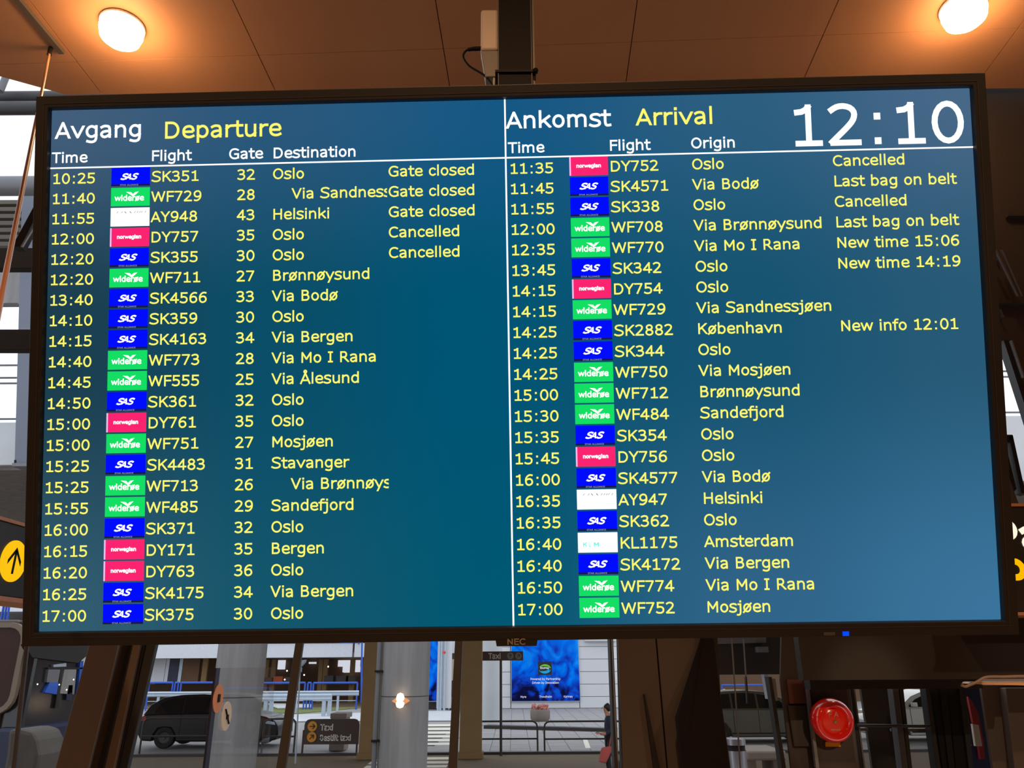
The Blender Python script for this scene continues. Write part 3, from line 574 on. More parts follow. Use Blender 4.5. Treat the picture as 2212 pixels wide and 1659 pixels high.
obj('white_lead', MB().tube([PY(x,y,PYY+.02) for x,y in ((1068,163),(1067,175),(1066,190),(1067,215))], .003, 8), M['plastic_w'], label='short white lead beside the left foot of the ceiling pole', cat='wire')

# copper-coloured stay rod
ra = PZ(109,104,ZC); d = ray(0,655); rb = EYE + d * (1.95/-(CAMR.inverted() @ d).z)
rc = ra + (rb-ra)*1.45
rod = thing('stay_rod', 'thin copper-brown stay rod slanting down in front of the left windows', 'rod', ra)
obj('rod', MB().tube([ra, rc], .0075, 14), M['copper'], rod, smooth=True)
obj('rod_socket', MB().tube([ra, ra+(rb-ra)*.06], .013, 14), M['pole'], rod, smooth=True)

# ================================================================== GLASS FRONT (leans outward)
win = thing('window_1', None, None, (0, FY, FLR), kind='structure')
def transom(x0,x1,y0,y1,m,off=0,dep=.12,slope=0, name='transom'):
    return obj(name, fquad([(x0,y0),(x1,y0+slope),(x1,y1+slope),(x0,y1)], off, dep), m, win, bevel=.004)
transom(-900,2110,535,580,M['frame_t'],dep=.05); transom(-900,2110,711,756,M['frame_t'],dep=.05)
# mullions, each pixel-measured at the lower strip and running up along the lean
def mull(xt, yt, xb_, yb_, wt, wb, m, off=0, dep=.10, up=None, name='mullion'):
    """edge given by its left side at top/bottom; prolonged upward to the ceiling and downward to the sill"""
    def ext(y): t = (y-yt)/(yb_-yt); return xt+(xb_-xt)*t, wt+(wb-wt)*t
    y0 = yt if up is None else up; y1 = yb_+260
    (a, wa), (b, wb2) = ext(y0), ext(y1)
    return obj(name, fquad([(a,y0),(a+max(wa,2),y0),(b+wb2,y1),(b,y1)], off, dep), m, win, bevel=.003)
mull(638,1386,596,1659,16.5,20,M['frame_b'],0,.025,up=235)
mull(983,1380,968,1659,16.5,19,M['frame_b'],0,.03,up=235)
mull(1316.5,1380,1327,1659,6,8,M['frame_k'],0,.08,up=1200)
mull(194,1386,119,1659,66,72,M['frame_w'],-.02,.16,up=1000,name='mullion')
mull(257,1386,190,1659,3.5,3.5,M['poleedge'],-.03,.012,up=1000,name='edge_strip')
mull(262,1386,193,1659,26,32,M['frame_k'],.05,.05,up=1000)
mull(288,1386,226,1659,16,20,M['frame_w'],0,.10,up=1000)
mull(305,1386,247,1659,10,8,M['pole'],.02,.08,up=1000)
mull(315,1386,254,1659,23,21,M['frame_n'],.03,.03,up=1000)
mull(52,1396,23,1659,8,9,M['frame_b'],0,.015,up=1340)
def pane(x0,x1,y0,y1,off=.05, m=G1):
    p = [PF(x0,y0,off),PF(x1,y0,off),PF(x1,y1,off),PF(x0,y1,off)]
    return obj('glass_pane', MB().prism(p, (0,.006,0)) if False else MB().add(p,[(0,1,2,3)]), m, win)
for x0,x1 in ((-330,330),(332,640),(648,975),(985,1320)): pane(x0,x1,760,1950)
pane(-330,2100,250,533); pane(-330,2100,582,709)
# the black slanting strut and pale frame at the left
obj('strut', quad([(100,395),(116,395),(44,533),(26,533)],3.5,.05), M['frame_k'], win)
obj('edge_strip', quad([(89,463),(92,459),(48,532),(44,532)],3.48,.01), M['guard'], win)

# ---- stickers on an open glass door leaf at the left column
P0 = PY(463,1500,3.05)
def onleaf(px, py):
    d = ray(px, py); return EYE + d*(P0.x/d.x)
lf = thing('open_glass_leaf', 'open glass leaf with two round stickers before the left concrete column', 'glass door', P0)
e = [onleaf(470.5,1443), onleaf(453,1578)]
zt_, zb_ = e[0].z, e[1].z
ymid = (e[0].y+e[1].y)/2
pz = lambda px: onleaf(px,1510).y
obj('edge_strip', MB().box((P0.x-.004, pz(457.5), 1.95),(P0.x+.004, pz(466), zt_+.0)), M['navy'], lf)
obj('pane', MB().add([(P0.x,pz(463),1.9),(P0.x,pz(463)+.75,1.9),(P0.x,pz(463)+.75,zt_),(P0.x,pz(463),zt_)],[(0,1,2,3)]), G1, lf)
def disc(px, py, ry, m, nm, icon):
    c = onleaf(px,py)+Vector((.004,0,0)); r = (onleaf(px,py-ry)-onleaf(px,py+ry)).z/2
    o = obj(nm, MB().lathe([(0,.003),(r,.003),(r,0)], c, (1,0,0), 28), m, lf)
    ic = MB()
    if icon:
        ic.bar(c+Vector((.005,-r*.5,r*.5)), c+Vector((.005,r*.5,-r*.55)), .003, r*.12, (1,0,0)); ic.box(c+Vector((.004,-r*.15,-r*.2)), c+Vector((.007,r*.25,r*.1)))
    else: ic.box(c+Vector((.004,-r*.2,-r*.25)), c+Vector((.007,r*.2,r*.3)))
    obj('icon', ic, M['pole'], o)
disc(468,1509,31,M['peach'],'orange_sticker',False); disc(486,1547,31,M['cream_d'],'cream_sticker',True)

# ================================================================== LEFT AND RIGHT SIGNS
zl = lambda y: 0
a0 = ray(0,1123); 
XS = PY(28,1212,2.9).x
def onX(px,py): d = ray(px,py); return EYE + d*(XS/d.x)
s1 = thing('direction_sign', 'black hanging sign with a lit yellow arrow disc, left of the screen', 'sign', onX(28,1212))
ztop, zbot = onX(28,1131).z, onX(28,1291).z; yA, yB = onX(-260,1212).y, onX(150,1212).y
obj('sign_box', MB().box((XS-.16,yA,zbot),(XS,yB,ztop)), M['frame_k'], s1, bevel=.004)
obj('edge_rail', MB().box((XS-.165,yA-.01,ztop),(XS+.006,yB+.01,ztop+.012)), M['copper'], s1)
obj('edge_rail', MB().box((XS-.165,yA-.01,zbot-.016),(XS+.006,yB+.01,zbot)), M['copper'], s1)
c = onX(28,1212); rr = (onX(28,1166).z-onX(28,1259).z)/2
dk = obj('arrow_disc', MB().lathe([(0,.004),(rr,.004),(rr,0)], c, (1,0,0), 48), E_YS, s1, label='glowing yellow disc with an up arrow')
ar = MB(); O = c+Vector((.0055,0,0)); t_ = rr*.15
def P_(a,b): return O+Vector((0,a*rr,b*rr))
ar.prism([P_(-.08,-.62),P_(.08,-.62),P_(.08,.5),P_(-.08,.5)],(.001,0,0))
ar.prism([P_(0,.66),P_(.52,.02),P_(.52,-.2),P_(0,.44)],(.001,0,0)); ar.prism([P_(0,.66),P_(0,.44),P_(-.52,-.2),P_(-.52,.02)],(.001,0,0))
obj('arrow', ar, M['black'], dk)
YS = 2.7
s2 = thing('parking_sign', 'black lit sign with white and yellow lettering, right of the screen', 'sign', PY(2300,1205,YS))
zt2, zb2 = PY(2195,1093,YS).z, PY(2195,1324,YS).z; xq0, xq1 = PY(2100,1205,YS).x, PY(2600,1205,YS).x
obj('sign_box', MB().box((xq0,YS,zb2),(xq1,YS+.16,zt2)), M['frame_k'], s2, bevel=.004)
obj('edge_rail', MB().box((xq0-.01,YS-.006,zt2-.002),(xq1+.01,YS+.165,zt2+.008)), M['copper'], s2)
obj('edge_rail', MB().box((xq0-.01,YS-.006,zb2-.008),(xq1+.01,YS+.165,zb2+.002)), M['copper'], s2)
k = YS/ (F*math.cos(math.radians(20))); U, V, N = Vector((1,0,0)), Vector((0,0,1)), Vector((0,-1,0))
zz = lambda y: PY(2195,y,YS).z
emw = (zz(1124)-zz(1187))/.727
text_on('sign_lettering', [('Pa', PY(2168,1187,YS).x-.07*emw-.01, zz(1187), emw, dict(w=.15))], E_WS, Vector((0,YS,0)), U, V, N, s2)
text_on('sign_lettering', [('Pa', PY(2182,1275,YS).x-.07*emw-.004, zz(1275), emw*1.02, dict(w=.15))], E_YT, Vector((0,YS,0)), U, V, N, s2)

# ================================================================== RIGHT SIDE INTERIOR
# upper right: dark brown bulkhead with slanting lower edge
obj('wall_front_upper', quad([(2060,190),(2420,190),(2420,1500),(2212,862),(2169,733),(2060,733)],4.3,.03), M['wood_d'], kind='structure')
bk = obj('trim_1', quad([(2168,735),(2180,735),(2262,985),(2249,985)],4.24,.06), M['frame_k'], kind='structure')
tb = MB(); quad([(2184,735),(2187,735),(2214,815),(2211,815)],4.22,.02,tb); obj('trim_2', tb, M['steel_g'], kind='structure')
tb = MB(); quad([(2160,668),(2163,668),(2170,685),(2167,685)],4.26,.02,tb); quad([(2150,540),(2153,540),(2160,560),(2157,560)],4.26,.02,tb); obj('trim_3', tb, M['steel_d'], kind='structure')
tb = MB(); quad([(2100,648),(2420,648),(2420,655),(2100,655)],4.26,.03,tb); quad([(2178,460),(2420,460),(2420,466),(2178,466)],4.26,.03,tb); obj('trim_4', tb, M['frame_b'], kind='structure')
# long dark pipes running up the bulkhead
tb = MB(); tb.tube([PY(2150,540,4.2),PY(2199,640,4.2)],.008,8); tb.tube([PY(2163,540,4.2),PY(2206,640,4.2)],.008,8); obj('trim_5', tb, M['steel_d'], kind='structure')
# bent dark bracket in front of the concrete, right edge
br = MB(); quad([(2160,939),(2187,939),(2189,950),(2160,950)],4.0,.05,br); quad([(2180,944),(2188,940),(2216,1068),(2206,1064)],4.0,.05,br); quad([(2163,950),(2170,950),(2196,1056),(2186,1068)],4.0,.05,br)
obj('dark_bracket', br, M['frame_k'], label='dark bent steel bracket outside the right window above the parking sign', cat='bracket')
obj('trim_6', quad([(2150,1004),(2170,1004),(2202,1092),(2150,1092)],3.9,.05), M['wood'], kind='structure')

# lower right brown panelled wall
YW = 3.30
wr = obj('wall_front', quad([(1336,1300),(1545,1300),(1580,1900),(1352,1900)],YW+.03,.10), M['black'], kind='structure')
obj('wall_panel', quad([(1336,1300),(1411,1300),(1416,1380),(1440,1659),(1461,1900),(1358,1900),(1345,1659),(1335,1380)],YW,.03), M['wood'], wr, bevel=.002)
obj('wall_panel', quad([(1414,1300),(1545,1300),(1580,1900),(1464,1900),(1443,1659),(1419,1380)],YW,.03), M['wood'], wr, bevel=.002)
obj('frame_edge', quad([(1322,1380),(1324.5,1380),(1337,1659),(1334,1659)],YW-.02,.02), M['steel_g'], wr)
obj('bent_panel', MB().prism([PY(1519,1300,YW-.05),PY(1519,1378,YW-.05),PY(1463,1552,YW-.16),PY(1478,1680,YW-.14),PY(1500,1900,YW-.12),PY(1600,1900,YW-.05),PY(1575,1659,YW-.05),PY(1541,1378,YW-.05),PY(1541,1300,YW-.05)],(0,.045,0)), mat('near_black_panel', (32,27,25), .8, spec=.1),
    label='near-black folded panel standing beside the brown wall right of centre', cat='panel')  # shadow on the wall, built as a dark solid
obj('door_closer_arm', quad([(1391,1500),(1393.5,1500),(1426,1659),(1452,1780),(1432,1780),(1413,1659)],YW-.03,.028), M['frame_k'],
    label='thin tapering black bar on the brown wall panel', cat='bar')  # dark sliver built in place of a shadowed gap
# vestibule window
v = thing('window_2', None, None, (PY(1620,1500,YW).x, YW, FLR), kind='structure')
obj('frame', quad([(1536,1300),(1546,1300),(1556,1500),(1578,1659),(1600,1900),(1568,1900),(1555,1659),(1541,1480)],YW-.01,.08), M['frame_k'], v)
obj('mullion', quad([(1660,1462),(1667,1462),(1698,1659),(1725,1900),(1715,1900),(1689,1659)],YW,.05), M['frame_k'], v)
obj('mullion', quad([(1611,1462),(1613.5,1462),(1618,1520),(1614.5,1520)],YW+.02,.02), M['frame_k'], v)
obj('glass_pane', MB().add([PY(1530,1370,YW+.05),PY(1740,1370,YW+.05),PY(1770,1900,YW+.05),PY(1560,1900,YW+.05)],[(0,1,2,3)]), G2, v)
tb = MB(); quad([(1580,1380),(1582,1380),(1601,1659),(1599,1659)],YW+.03,.01,tb); quad([(1606,1380),(1607.5,1380),(1613,1462),(1611,1462)],YW+.03,.01,tb); obj('glass_joint', tb, M['steel_g'], v)
up = obj('trim_7', rect(1535,1300,1725,1457,4.6,.12), M['dkpan'], kind='structure')
obj('grey_strip', quad([(1543,1376),(1655,1376),(1655,1388),(1545,1391)],4.55,.04), M['steel_g'], up)
obj('small_lamp', rect(1638,1397,1660,1409,4.52,.06), M['steel_g'], up)
obj('trim_8', quad([(1650,1457),(1659,1457),(1668,1510),(1659,1510)],4.5,.05), M['guard'], kind='structure')
obj('trim_9', quad([(1668,1466),(1675,1466),(1681,1514),(1674,1514)],4.45,.05), M['cream'], kind='structure')
# brown pier right of it, lintel, bell panel
wp = obj('wall_front_pier', quad([(1690,1300),(1760,1300),(1768,1466),(1768,1900),(1736,1900),(1709,1659),(1686,1466)],YW-.02,.015), M['wood_d'], kind='structure')
obj('inset_panel', quad([(1700,1468),(1742,1468),(1744,1520),(1706,1520)],YW-.04,.02), mat('reddish_panel',(86,50,46),.6), wp)
obj('inset_panel', quad([(1702,1524),(1748,1524),(1760,1612),(1716,1612)],YW-.04,.02), M['dkpan'], wp)
obj('trim_10', MB().box((PY(1727,1400,2.9).x,2.9,PY(1960,1468,2.9).z),(PY(2700,1400,2.9).x,2.95,PY(1960,1318,2.9).z)), mat('lintel_dark', (31,25,23), .65), kind='structure')
obj('trim_11', MB().box((PY(1750,1478,3.0).x,3.0,PY(1960,1488,3.0).z),(PY(2122,1478,3.0).x,3.06,PY(1960,1462,3.0).z)), M['frame_k'], kind='structure')
bpn = obj('wall_bell_panel', quad([(1738,1466),(1826,1466),(1850,1659),(1880,1900),(1795,1900),(1764,1659)],YW-.06,.02), M['wood_d'], kind='structure')
obj('edge_strip', quad([(1741,1470),(1746,1470),(1770,1659),(1763,1659)],YW-.08,.02), M['steel_g'], bpn)
# fire bell
bn = Vector((.04,-1,-.12)).normalized(); YB = YW-.13
bc = PY(1800,1557,YB); R_ = 46/F*(bc-EYE).length*.84
bell = thing('fire_alarm_bell', 'round glossy red fire alarm bell on the dark panel, lower right', 'alarm bell', bc)
obj('gong', MB().lathe([(R_*.93,-.04),(R_,-.018),(R_*.985,-.002),(R_*.93,.014),(R_*.84,.025),(R_*.74,.029),(R_*.66,.024),(R_*.60,.013),(R_*.57,.010),(R_*.52,.0125),(R_*.30,.0155),(R_*.10,.016),(0,.016)], bc, bn, 56), M['red'], bell, smooth=True)
obj('back_plate', MB().lathe([(0,-.055),(R_*.7,-.055),(R_*.7,-.02),(0,-.02)], bc, bn, 32), M['frame_k'], bell)
obj('center_bolt', MB().lathe([(R_*.10,.014),(R_*.10,.020),(R_*.06,.024),(0,.024)], bc, bn, 20), M['brass'], bell, smooth=True)
bu = Vector((1,0,0)); bu = (bu - bn*bu.dot(bn)).normalized(); bv = bn.cross(bu); 
if bv.z < 0: bv = -bv
rr_ = R_
text_on('bell_lettering', [('F A', -.30*rr_, .22*rr_, .20*rr_*1.5, dict(w=.09)), ('Pompekran', -.24*rr_, -.42*rr_, .085*rr_, dict(w=.08))][:1], M['beige'], bc, bu, bv, bn, bell, eps=.0165)
tt = MB()
for q in range(9):
    a = bc + bu*(-.22+.05*q)*rr_ + bv*(-.36)*rr_ + bn*.0158; tt.bar(a, a+bu*.03*rr_, .004*1, .001, tuple(bn))
obj('worn_marking', tt, M['beige'], bell)
obj('yellow_label', quad([(1783,1603),(1815,1603),(1816,1613),(1784,1613)],YW-.07,.006), M['yellow_l'], label='small yellow label just under the red fire bell', cat='label')

# entrance doors right of the bell
dr = thing('door_1', None, None, (PY(1930,1600,YW).x, YW, FLR), kind='structure')
def post(pts, m, dy=0, dep=.05, nm='stile'): return obj(nm, quad(pts, YW+dy, dep), m, dr, bevel=.002)
def lean(x0,w0,x1,w1): return [(x0,1462),(x0+w0,1462),(x1+w1,1659),(x1+w1+(x1+w1-x0-w0)*1.2,1895),(x1+(x1-x0)*1.2,1895),(x1,1659)]
post(lean(1824,9,1848,8),M['wood'],-.03); post(lean(1840,4,1866,4),M['steel_g'],.0,.02,'edge_strip'); post(lean(1834,6,1858,7),M['frame_k'],.0)
post(lean(1925,13,1949,13),M['steel_d']); post(lean(1940,9,1962,9),M['frame_k'],.01)
post(lean(1996,8,2023,10),M['frame_k']); post(lean(2008,21,2036,16),M['black'],.01); post(lean(2027,15,2050,13),M['pole'],.0)
post(lean(2045,24,2065,26),M['black'],.01)
post(lean(2070,14,2093,10),M['frame_n'],-.005)
obj('push_bar', MB().tube([PY(1850,1567,YW-.03),PY(2010,1569,YW-.03)],.006,8), M['frame_k'], dr)
obj('door_panel', quad([(1860,1488),(1922,1488),(1946,1659),(1975,1895),(1915,1895),(1885,1659)],YW+.25,.02), M['dkpan'], dr)
for x0,x1,y0 in ((1850,1872,1560),(1850,1876,1573),(1925,1945,1574),(1960,2008,1574)): obj('bar_reflector', rect(x0,y0,x1,y0+6,YW+.06,.01), M['steel_g'], dr)
obj('glass_pane', MB().add([PY(1820,1480,YW+.04),PY(2075,1480,YW+.04),PY(2130,1900,YW+.04),PY(1870,1900,YW+.04)],[(0,1,2,3)]), G2, dr)
vm = thing('vending_machine', 'dark navy and red machine behind the glass at the lower right', 'vending machine', PY(2105,1600,3.5))
obj('cabinet', quad([(2080,1480),(2125,1480),(2150,1659),(2185,1900),(2130,1900),(2100,1659)],3.5,.05), M['vend_n'], vm)
obj('red_print', quad([(2091,1505),(2100,1515),(2113,1540),(2124,1600),(2128,1640),(2118,1640),(2108,1568),(2102,1562)],3.48,.015), M['vend_r'], vm)
obj('printed_can', quad([(2101,1564),(2114,1566),(2122,1612),(2108,1612)],3.46,.015), M['beige'], vm)
for k_ in range(8): obj('product_light', rect(2085+k_*1.2,1572+k_*5.2,2090+k_*1.2,1575+k_*5.2,3.46,.01), M['guard'], vm)
wl = obj('wall_far_right', quad([(2119,1480),(2420,1480),(2460,1900),(2182,1900),(2145,1659)],YW-.06,.015), M['wood'], kind='structure')
obj('raised_panel', quad([(2172,1486),(2420,1486),(2460,1900),(2225,1900),(2192,1659)],YW-.10,.04), M['wood'], wl, bevel=.003)
lg = obj('trim_12', MB().prism([PY(2122,1474,2.86),PY(2300,1474,2.86),PY(2300,1483,2.86),PY(2118,1478,2.86)],(0,.12,0)), mat('tan_ledge', (235,180,130), .5), kind='structure')
obj('loose_cable', MB().tube([PY(x,y,2.85) for x,y in smooth([(2077,1480),(2086,1483),(2096,1479),(2104,1476),(2114,1471),(2124,1465),(2138,1462),(2170,1462),(2212,1461),(2300,1462)],3)],   .0048, 8), mat('grey_brown_cable', (150,128,116), .5), smooth=True,
    label='grey-brown cable lying along the ledge at the lower right edge', cat='cable')

# ================================================================== OUTSIDE
gd = obj('road', MB().box((-60,3.3,-.3),(60,25,0)), M['asph'], kind='structure')
pv = obj('pavement', MB().box((-60,25,-.3),(60,80,-.02)), M['pave'], kind='structure')
tl = MB(); n_ = 0
for i in range(34):
    for j in range(44):
        x = -2.6 + i*.62; y = 25.35 + j*.62
        if y > 49: continue
        tl.box((x,y,-.03),(x+.60,y+.60,.004+random.uniform(-.002,.002)))
obj('paving_slabs', tl, M['pave'], pv, kind='stuff')
obj('kerb', MB().box((-60,24.9,-.1),(60,25.15,.07)), M['dkrail'], kind='structure')
obj('kerb_far', MB().bar(PZ(1050,1570,.06), PZ(1330,1577,.06), .5, .14), M['dkrail'], pv)
# crosswalk stripes
cw = thing('crosswalk', 'white zebra crossing stripes on the road between the central pillars', 'crosswalk', PZ(945,1600,.0))
for k_ in range(6):
    y0 = 1564.5+8.1*k_; a, b = PZ(950,y0,.008), PZ(950,y0+4.3,.008); xa_, xb_ = PZ(905,y0,.008).x, PZ(976,y0,.008).x
    obj('stripe', MB().box((xa_,b.y,.0),(xb_,a.y,.012)), M['white_p'], cw)
for k_ in range(4):
    y0 = 1636+8.5*k_; a, b = PZ(950,y0,.008), PZ(950,y0+4.6,.008); xa_, xb_ = PZ(812-9*k_,y0,.008).x, PZ(973-3*k_,y0,.008).x
    obj('stripe', MB().box((xa_,b.y,.0),(xb_,a.y,.012)), M['white_p'], cw)
a = PZ(1262,1600,.02); b = PZ(1272,1614,.02); obj('white_mark', MB().prism([PZ(1259,1598,.012),PZ(1269,1598,.012),PZ(1276,1616,.012),PZ(1265,1616,.012)],(0,0,-.01)), M['white_p'], pv)

# elevated deck with parapet, pipe railing and columns
YD = 14.7
dz1, dz0 = PY(10,912,YD).z, PY(10,1005,YD).z
dk_ = obj('deck', MB().box((-22,YD+.2,dz0-.05),(22,24.6,dz0+.25)), M['conc'], kind='structure')
obj('deck_wing', MB().box((-22,24.6,dz0-.05),(-4.6,31,dz0+.25)), M['conc'], dk_); obj('deck_wing', MB().box((6.5,24.6,dz0-.05),(26,31,dz0+.25)), M['conc'], dk_)  # unseen wings added to shade the cars and the ground below
for k_ in range(-8, 8): obj('parapet_panel', MB().box((k_*2.4+.01,YD,dz0-.45 if k_ >= 0 else dz0),(k_*2.4+2.39,YD+.2,dz1)), M['conc_w'], dk_, bevel=.015)
rl = thing('deck_railing', 'pipe railing on top of the raised concrete deck outside', 'railing', (0,YD+.1,dz1))
for ly in (789,816,828,905):
    z = PY(30,ly,YD+.1).z; obj('rail', MB().tube([(-16,YD+.1,z),(16,YD+.1,z)], .022, 8), M['steel_g'], rl)
for x in range(-16, 17, 2): obj('post', MB().tube([(x+.55,YD+.12,dz1),(x+.55,YD+.12,PY(30,789,YD).z)], .022, 8), M['steel_g'], rl)
# left: outside steelwork
for (y0,y1,Yq,nm,m_) in ((222,246,6.5,'trim_13',M['steel_d']),(200,222,6.6,'trim_17',M['steel_d']),(384,420,13.0,'trim_14',M['steel_g'])):
    r_ = (PY(20,y0,Yq).z-PY(20,y1,Yq).z)/2; c_ = PY(20,(y0+y1)/2,Yq)
    obj(nm, MB().tube([(-9 if Yq<8 else -16,Yq,c_.z),(1 if Yq<8 else -5,Yq,c_.z)], r_, 24), m_, kind='structure', smooth=True)
obj('trim_15', MB().tube([PY(14,163,6.4),PY(0,197,6.4)],.035,12), M['steel_g'], kind='structure', smooth=True)
lv = thing('louver_screen', 'grey slatted louver screen outside the upper left window', 'louver', PY(20,480,14.5))
for k_ in range(7):
    z = PY(20,432+15*k_,14.5).z; xa_, xb_ = PY(-160,480,14.5).x, PY(46,480,14.5).x
    obj('slat', MB().prism([(xa_,14.5,z),(xa_,14.5,z-.10),(xa_,14.75,z-.13),(xa_,14.75,z-.02)],(xb_-xa_,0,0)), M['louv'], lv)
obj('back_board', MB().box((xa_,14.8,PY(20,535,14.5).z),(xb_,14.9,PY(20,430,14.5).z)), M['louv'], lv)
obj('trim_16', rect(-160,582,46,655,14.5,.2), M['conc'], kind='structure')
lc = obj('steel_column', quad([(47,420),(80,420),(73,1003),(31,1003)],14.2,.12), M['colblue'], label='pale blue-grey slightly leaning steel column outside the left window', cat='column', bevel=.01)
obj('base_plate', quad([(26,1000),(80,1000),(80,1007),(26,1007)],14.1,.3), M['steel_g'], lc)
obj('edge_flange', quad([(77,640),(80,640),(75,1000),(71,1000)],14.15,.04), M['guard'], lc)
for q in (33,66): obj('bolt', MB().tube([PY(q,1000,14.12),PY(q,994,14.12)],.02,8), M['pole'], lc)

# round concrete columns
def column(xt, xb_, wpx, Y, label, name='concrete_column'):
    cx = PY((xt+xb_)/2,1522,Y).x; r = wpx/2/F*(Y*math.cos(math.radians(20)))*1.03
    o = thing(name, label, 'column', (cx,Y,0))
    obj('shaft', MB().lathe([(r,0),(r,dz0-.05)], (cx,Y,0), (0,0,1), 40), M['conc'], o, smooth=True)
    obj('joint_ring', MB().lathe([(r+.004,0),(r+.004,.012)], (cx,Y,PY(520,1506,Y).z), (0,0,1), 40), M['dkrail'], o)
    return o, cx, r
column(526,497,99,15.6,'weathered grey concrete column left of centre behind the glass')
c2, cx2, r2 = column(876,871,100,15.6,'grey concrete column with a downpipe, below the middle of the screen')
obj('downpipe', MB().tube([(cx2-r2-.03,15.4,0),(cx2-r2-.03,15.4,dz0-.05)], .045, 12), M['steel_g'], c2)
for y_ in (1450,1600): obj('pipe_bracket', MB().box((cx2-r2-.09,15.33,PY(835,y_,15.4).z-.02),(cx2-r2+.05,15.5,PY(835,y_,15.4).z+.02)), M['pole'], c2)
lpos = Vector((PY(866,1514,15.6-r2-.05).x, 15.6-r2-.05, PY(866,1514,15.6-r2-.05).z))
lm = thing('wall_lamp', 'small glowing lamp on the middle concrete column', 'lamp', lpos)  # lamp mirrored in the glass, built as glowing parts at the column
obj('dish', MB().lathe([(.05,.07),(.12,.03),(.165,0),(.12,-.03),(.05,-.07)], lpos, (0,0,1), 28), E_GLOWP, lm, smooth=True)
obj('bulb', MB().lathe([(0,-.12),(.055,-.10),(.075,-.05),(.07,0),(.072,.06),(.05,.12),(0,.14)], lpos+Vector((0,-.10,0)), (0,0,1), 18), E_SMALL, lm, smooth=True)
obj('lamp_arm', MB().box((lpos.x-.02,lpos.y,lpos.z-.02),(lpos.x+.02,lpos.y+.12,lpos.z+.02)), M['steel_d'], lm)
# brown pillars at the far kerb
def pillar(xl_, xr_, Y, label):
    a, b = PY(xl_,1500,Y).x, PY(xr_,1500,Y).x
    o = thing('brown_pillar', label, 'pillar', ((a+b)/2,Y,0), 'brown pillars under the deck')
    obj('shaft', MB().box((a,Y,0),(b,Y+(b-a)*.6,dz0-.04)), M['pillar'], o, bevel=.03)
    obj('plinth', MB().box((a-.04,Y-.04,0),(b+.04,Y+.5,.18)), M['pillar'], o, bevel=.02)
pillar(781,829,23.8,'yellowish brown pillar left of the middle concrete column')
pillar(994,1041,23.8,'yellowish brown pillar behind the hanging taxi arrow sign')
rc_ = MB().lathe([(PY(1086,1480,37).x/2-PY(1040,1480,37).x/2,0),(PY(1086,1480,37).x/2-PY(1040,1480,37).x/2,9)], (PY(1062,1480,37).x,37,0), (0,0,1), 28)
obj('white_round_column', rc_, M['conc_w'], label='pale round column left of the blue poster wall', cat='column', smooth=True, loc=(PY(1062,1480,37).x,37,0))

# wall with poster
YP = 49.5
xw0, xw1 = PY(925,1450,YP).x, PY(2300,1450,YP).x
pw = obj('wall_outside', MB().box((xw0,YP+.15,0),(PY(1420,1450,YP).x,YP+.6,8)), M['dkrail'], kind='structure')
hz = [PY(1280,y,YP).z for y in (1532,1505,1478,1451,1424,1397,1370,1343,1316)]
for i in range(len(hz)-1):
    for xa_, xb_ in ((1040,1103),(1103,1250),(1250,1420)):
        obj('cladding_panel', MB().box((PY(xa_,1450,YP).x+.02,YP,max(0,hz[i])+.025),(PY(xb_,1450,YP).x-.02,YP+.16,hz[i+1])), M['panel_w'], pw)
def poster(x0,x1,y0,y1,Y,label,full=True):
    c_ = PY((x0+x1)/2,(y0+y1)/2,Y); o = thing('poster_lightbox', label, 'poster', c_)
    obj('box_frame', rect(x0-1.5,y0,x1+1.5,y1+2,Y,.14), M['guard'], o)
    obj('poster_sheet', rect(x0,y0,x1,y1,Y-.03,.03), M['poster'], o); return o
po = poster(1105,1250,1340,1514,YP-.12,'large blue swirling poster with a square logo on the white wall')
Yq = YP-.16; sz = (PY(1178,1400,Yq).z-PY(1178,1500,Yq).z)/100
O_ = Vector((0,Yq,0)); z_ = lambda y: PY(1178,y,Yq).z; x_ = lambda x: PY(x,1460,Yq).x
lgq = obj('logo_square', rect(1162,1429,1192,1458,Yq,.01), M['frame_n'], po)
E_LG = emi('logo_green',(110,200,60),.9); E_LB = emi('logo_cyan',(40,170,230),.9); E_PT = emi('poster_white',(225,225,245),1.0)
def swoosh(a0,a1,rx,ry,w_,m_,cx_=1177,cy_=1445):
    vs, fs = [], []
    for i in range(13):
        t = i/12; a_ = math.radians(a0+(a1-a0)*t); ww = w_*math.sin(math.pi*min(max(t,.06),.94))
        for s_ in (-1,1): vs.append(Vector((x_(cx_+(rx+s_*ww)*math.cos(a_)),Yq-.03,z_(cy_-(ry+s_*ww)*math.sin(a_))))-WLOC[po.name])
    for i in range(12): fs.append((2*i,2*i+1,2*i+3,2*i+2))
    flatobj('logo_swoosh', vs, fs, m_, po)
swoosh(150,10,13,8,2.2,E_LG); swoosh(200,350,13,8,2,E_LB); swoosh(220,380,9,6,2,E_LB)
def ctext(nm, t, cxp, yb, em, **o): 
    e_ = em*sz; return (t, x_(cxp)-textwidth(t,e_,o.get('sx',1))/2, z_(yb), e_, o)
text_on('poster_lettering', [ctext('','BioMar',1177,1445,6.2,w=.14), ctext('','Powered by Partnership',1178,1469,6.6,w=.12,sx=.88), ctext('','Driven by Innovation',1178,1477,6.6,w=.12,sx=.88),
    ctext('','Myre',1130,1507,6,w=.11,sx=.9), ctext('','Trondheim',1178,1507,6,w=.11,sx=.9), ctext('','Karmøy',1226,1507,6,w=.11,sx=.9)], E_PT, O_, U, V, N, po, eps=.05)
poster(925,945,1340,1514,YP-.12,'narrow blue poster beside the white pipes right of the middle column')
wp2 = thing('pipe_wall', 'pale pier with white vertical pipes behind the middle column', 'wall pier', PY(960,1450,47.5))
obj('pier', rect(945,1330,975,1530,47.5,.5), M['panel_w'], wp2)
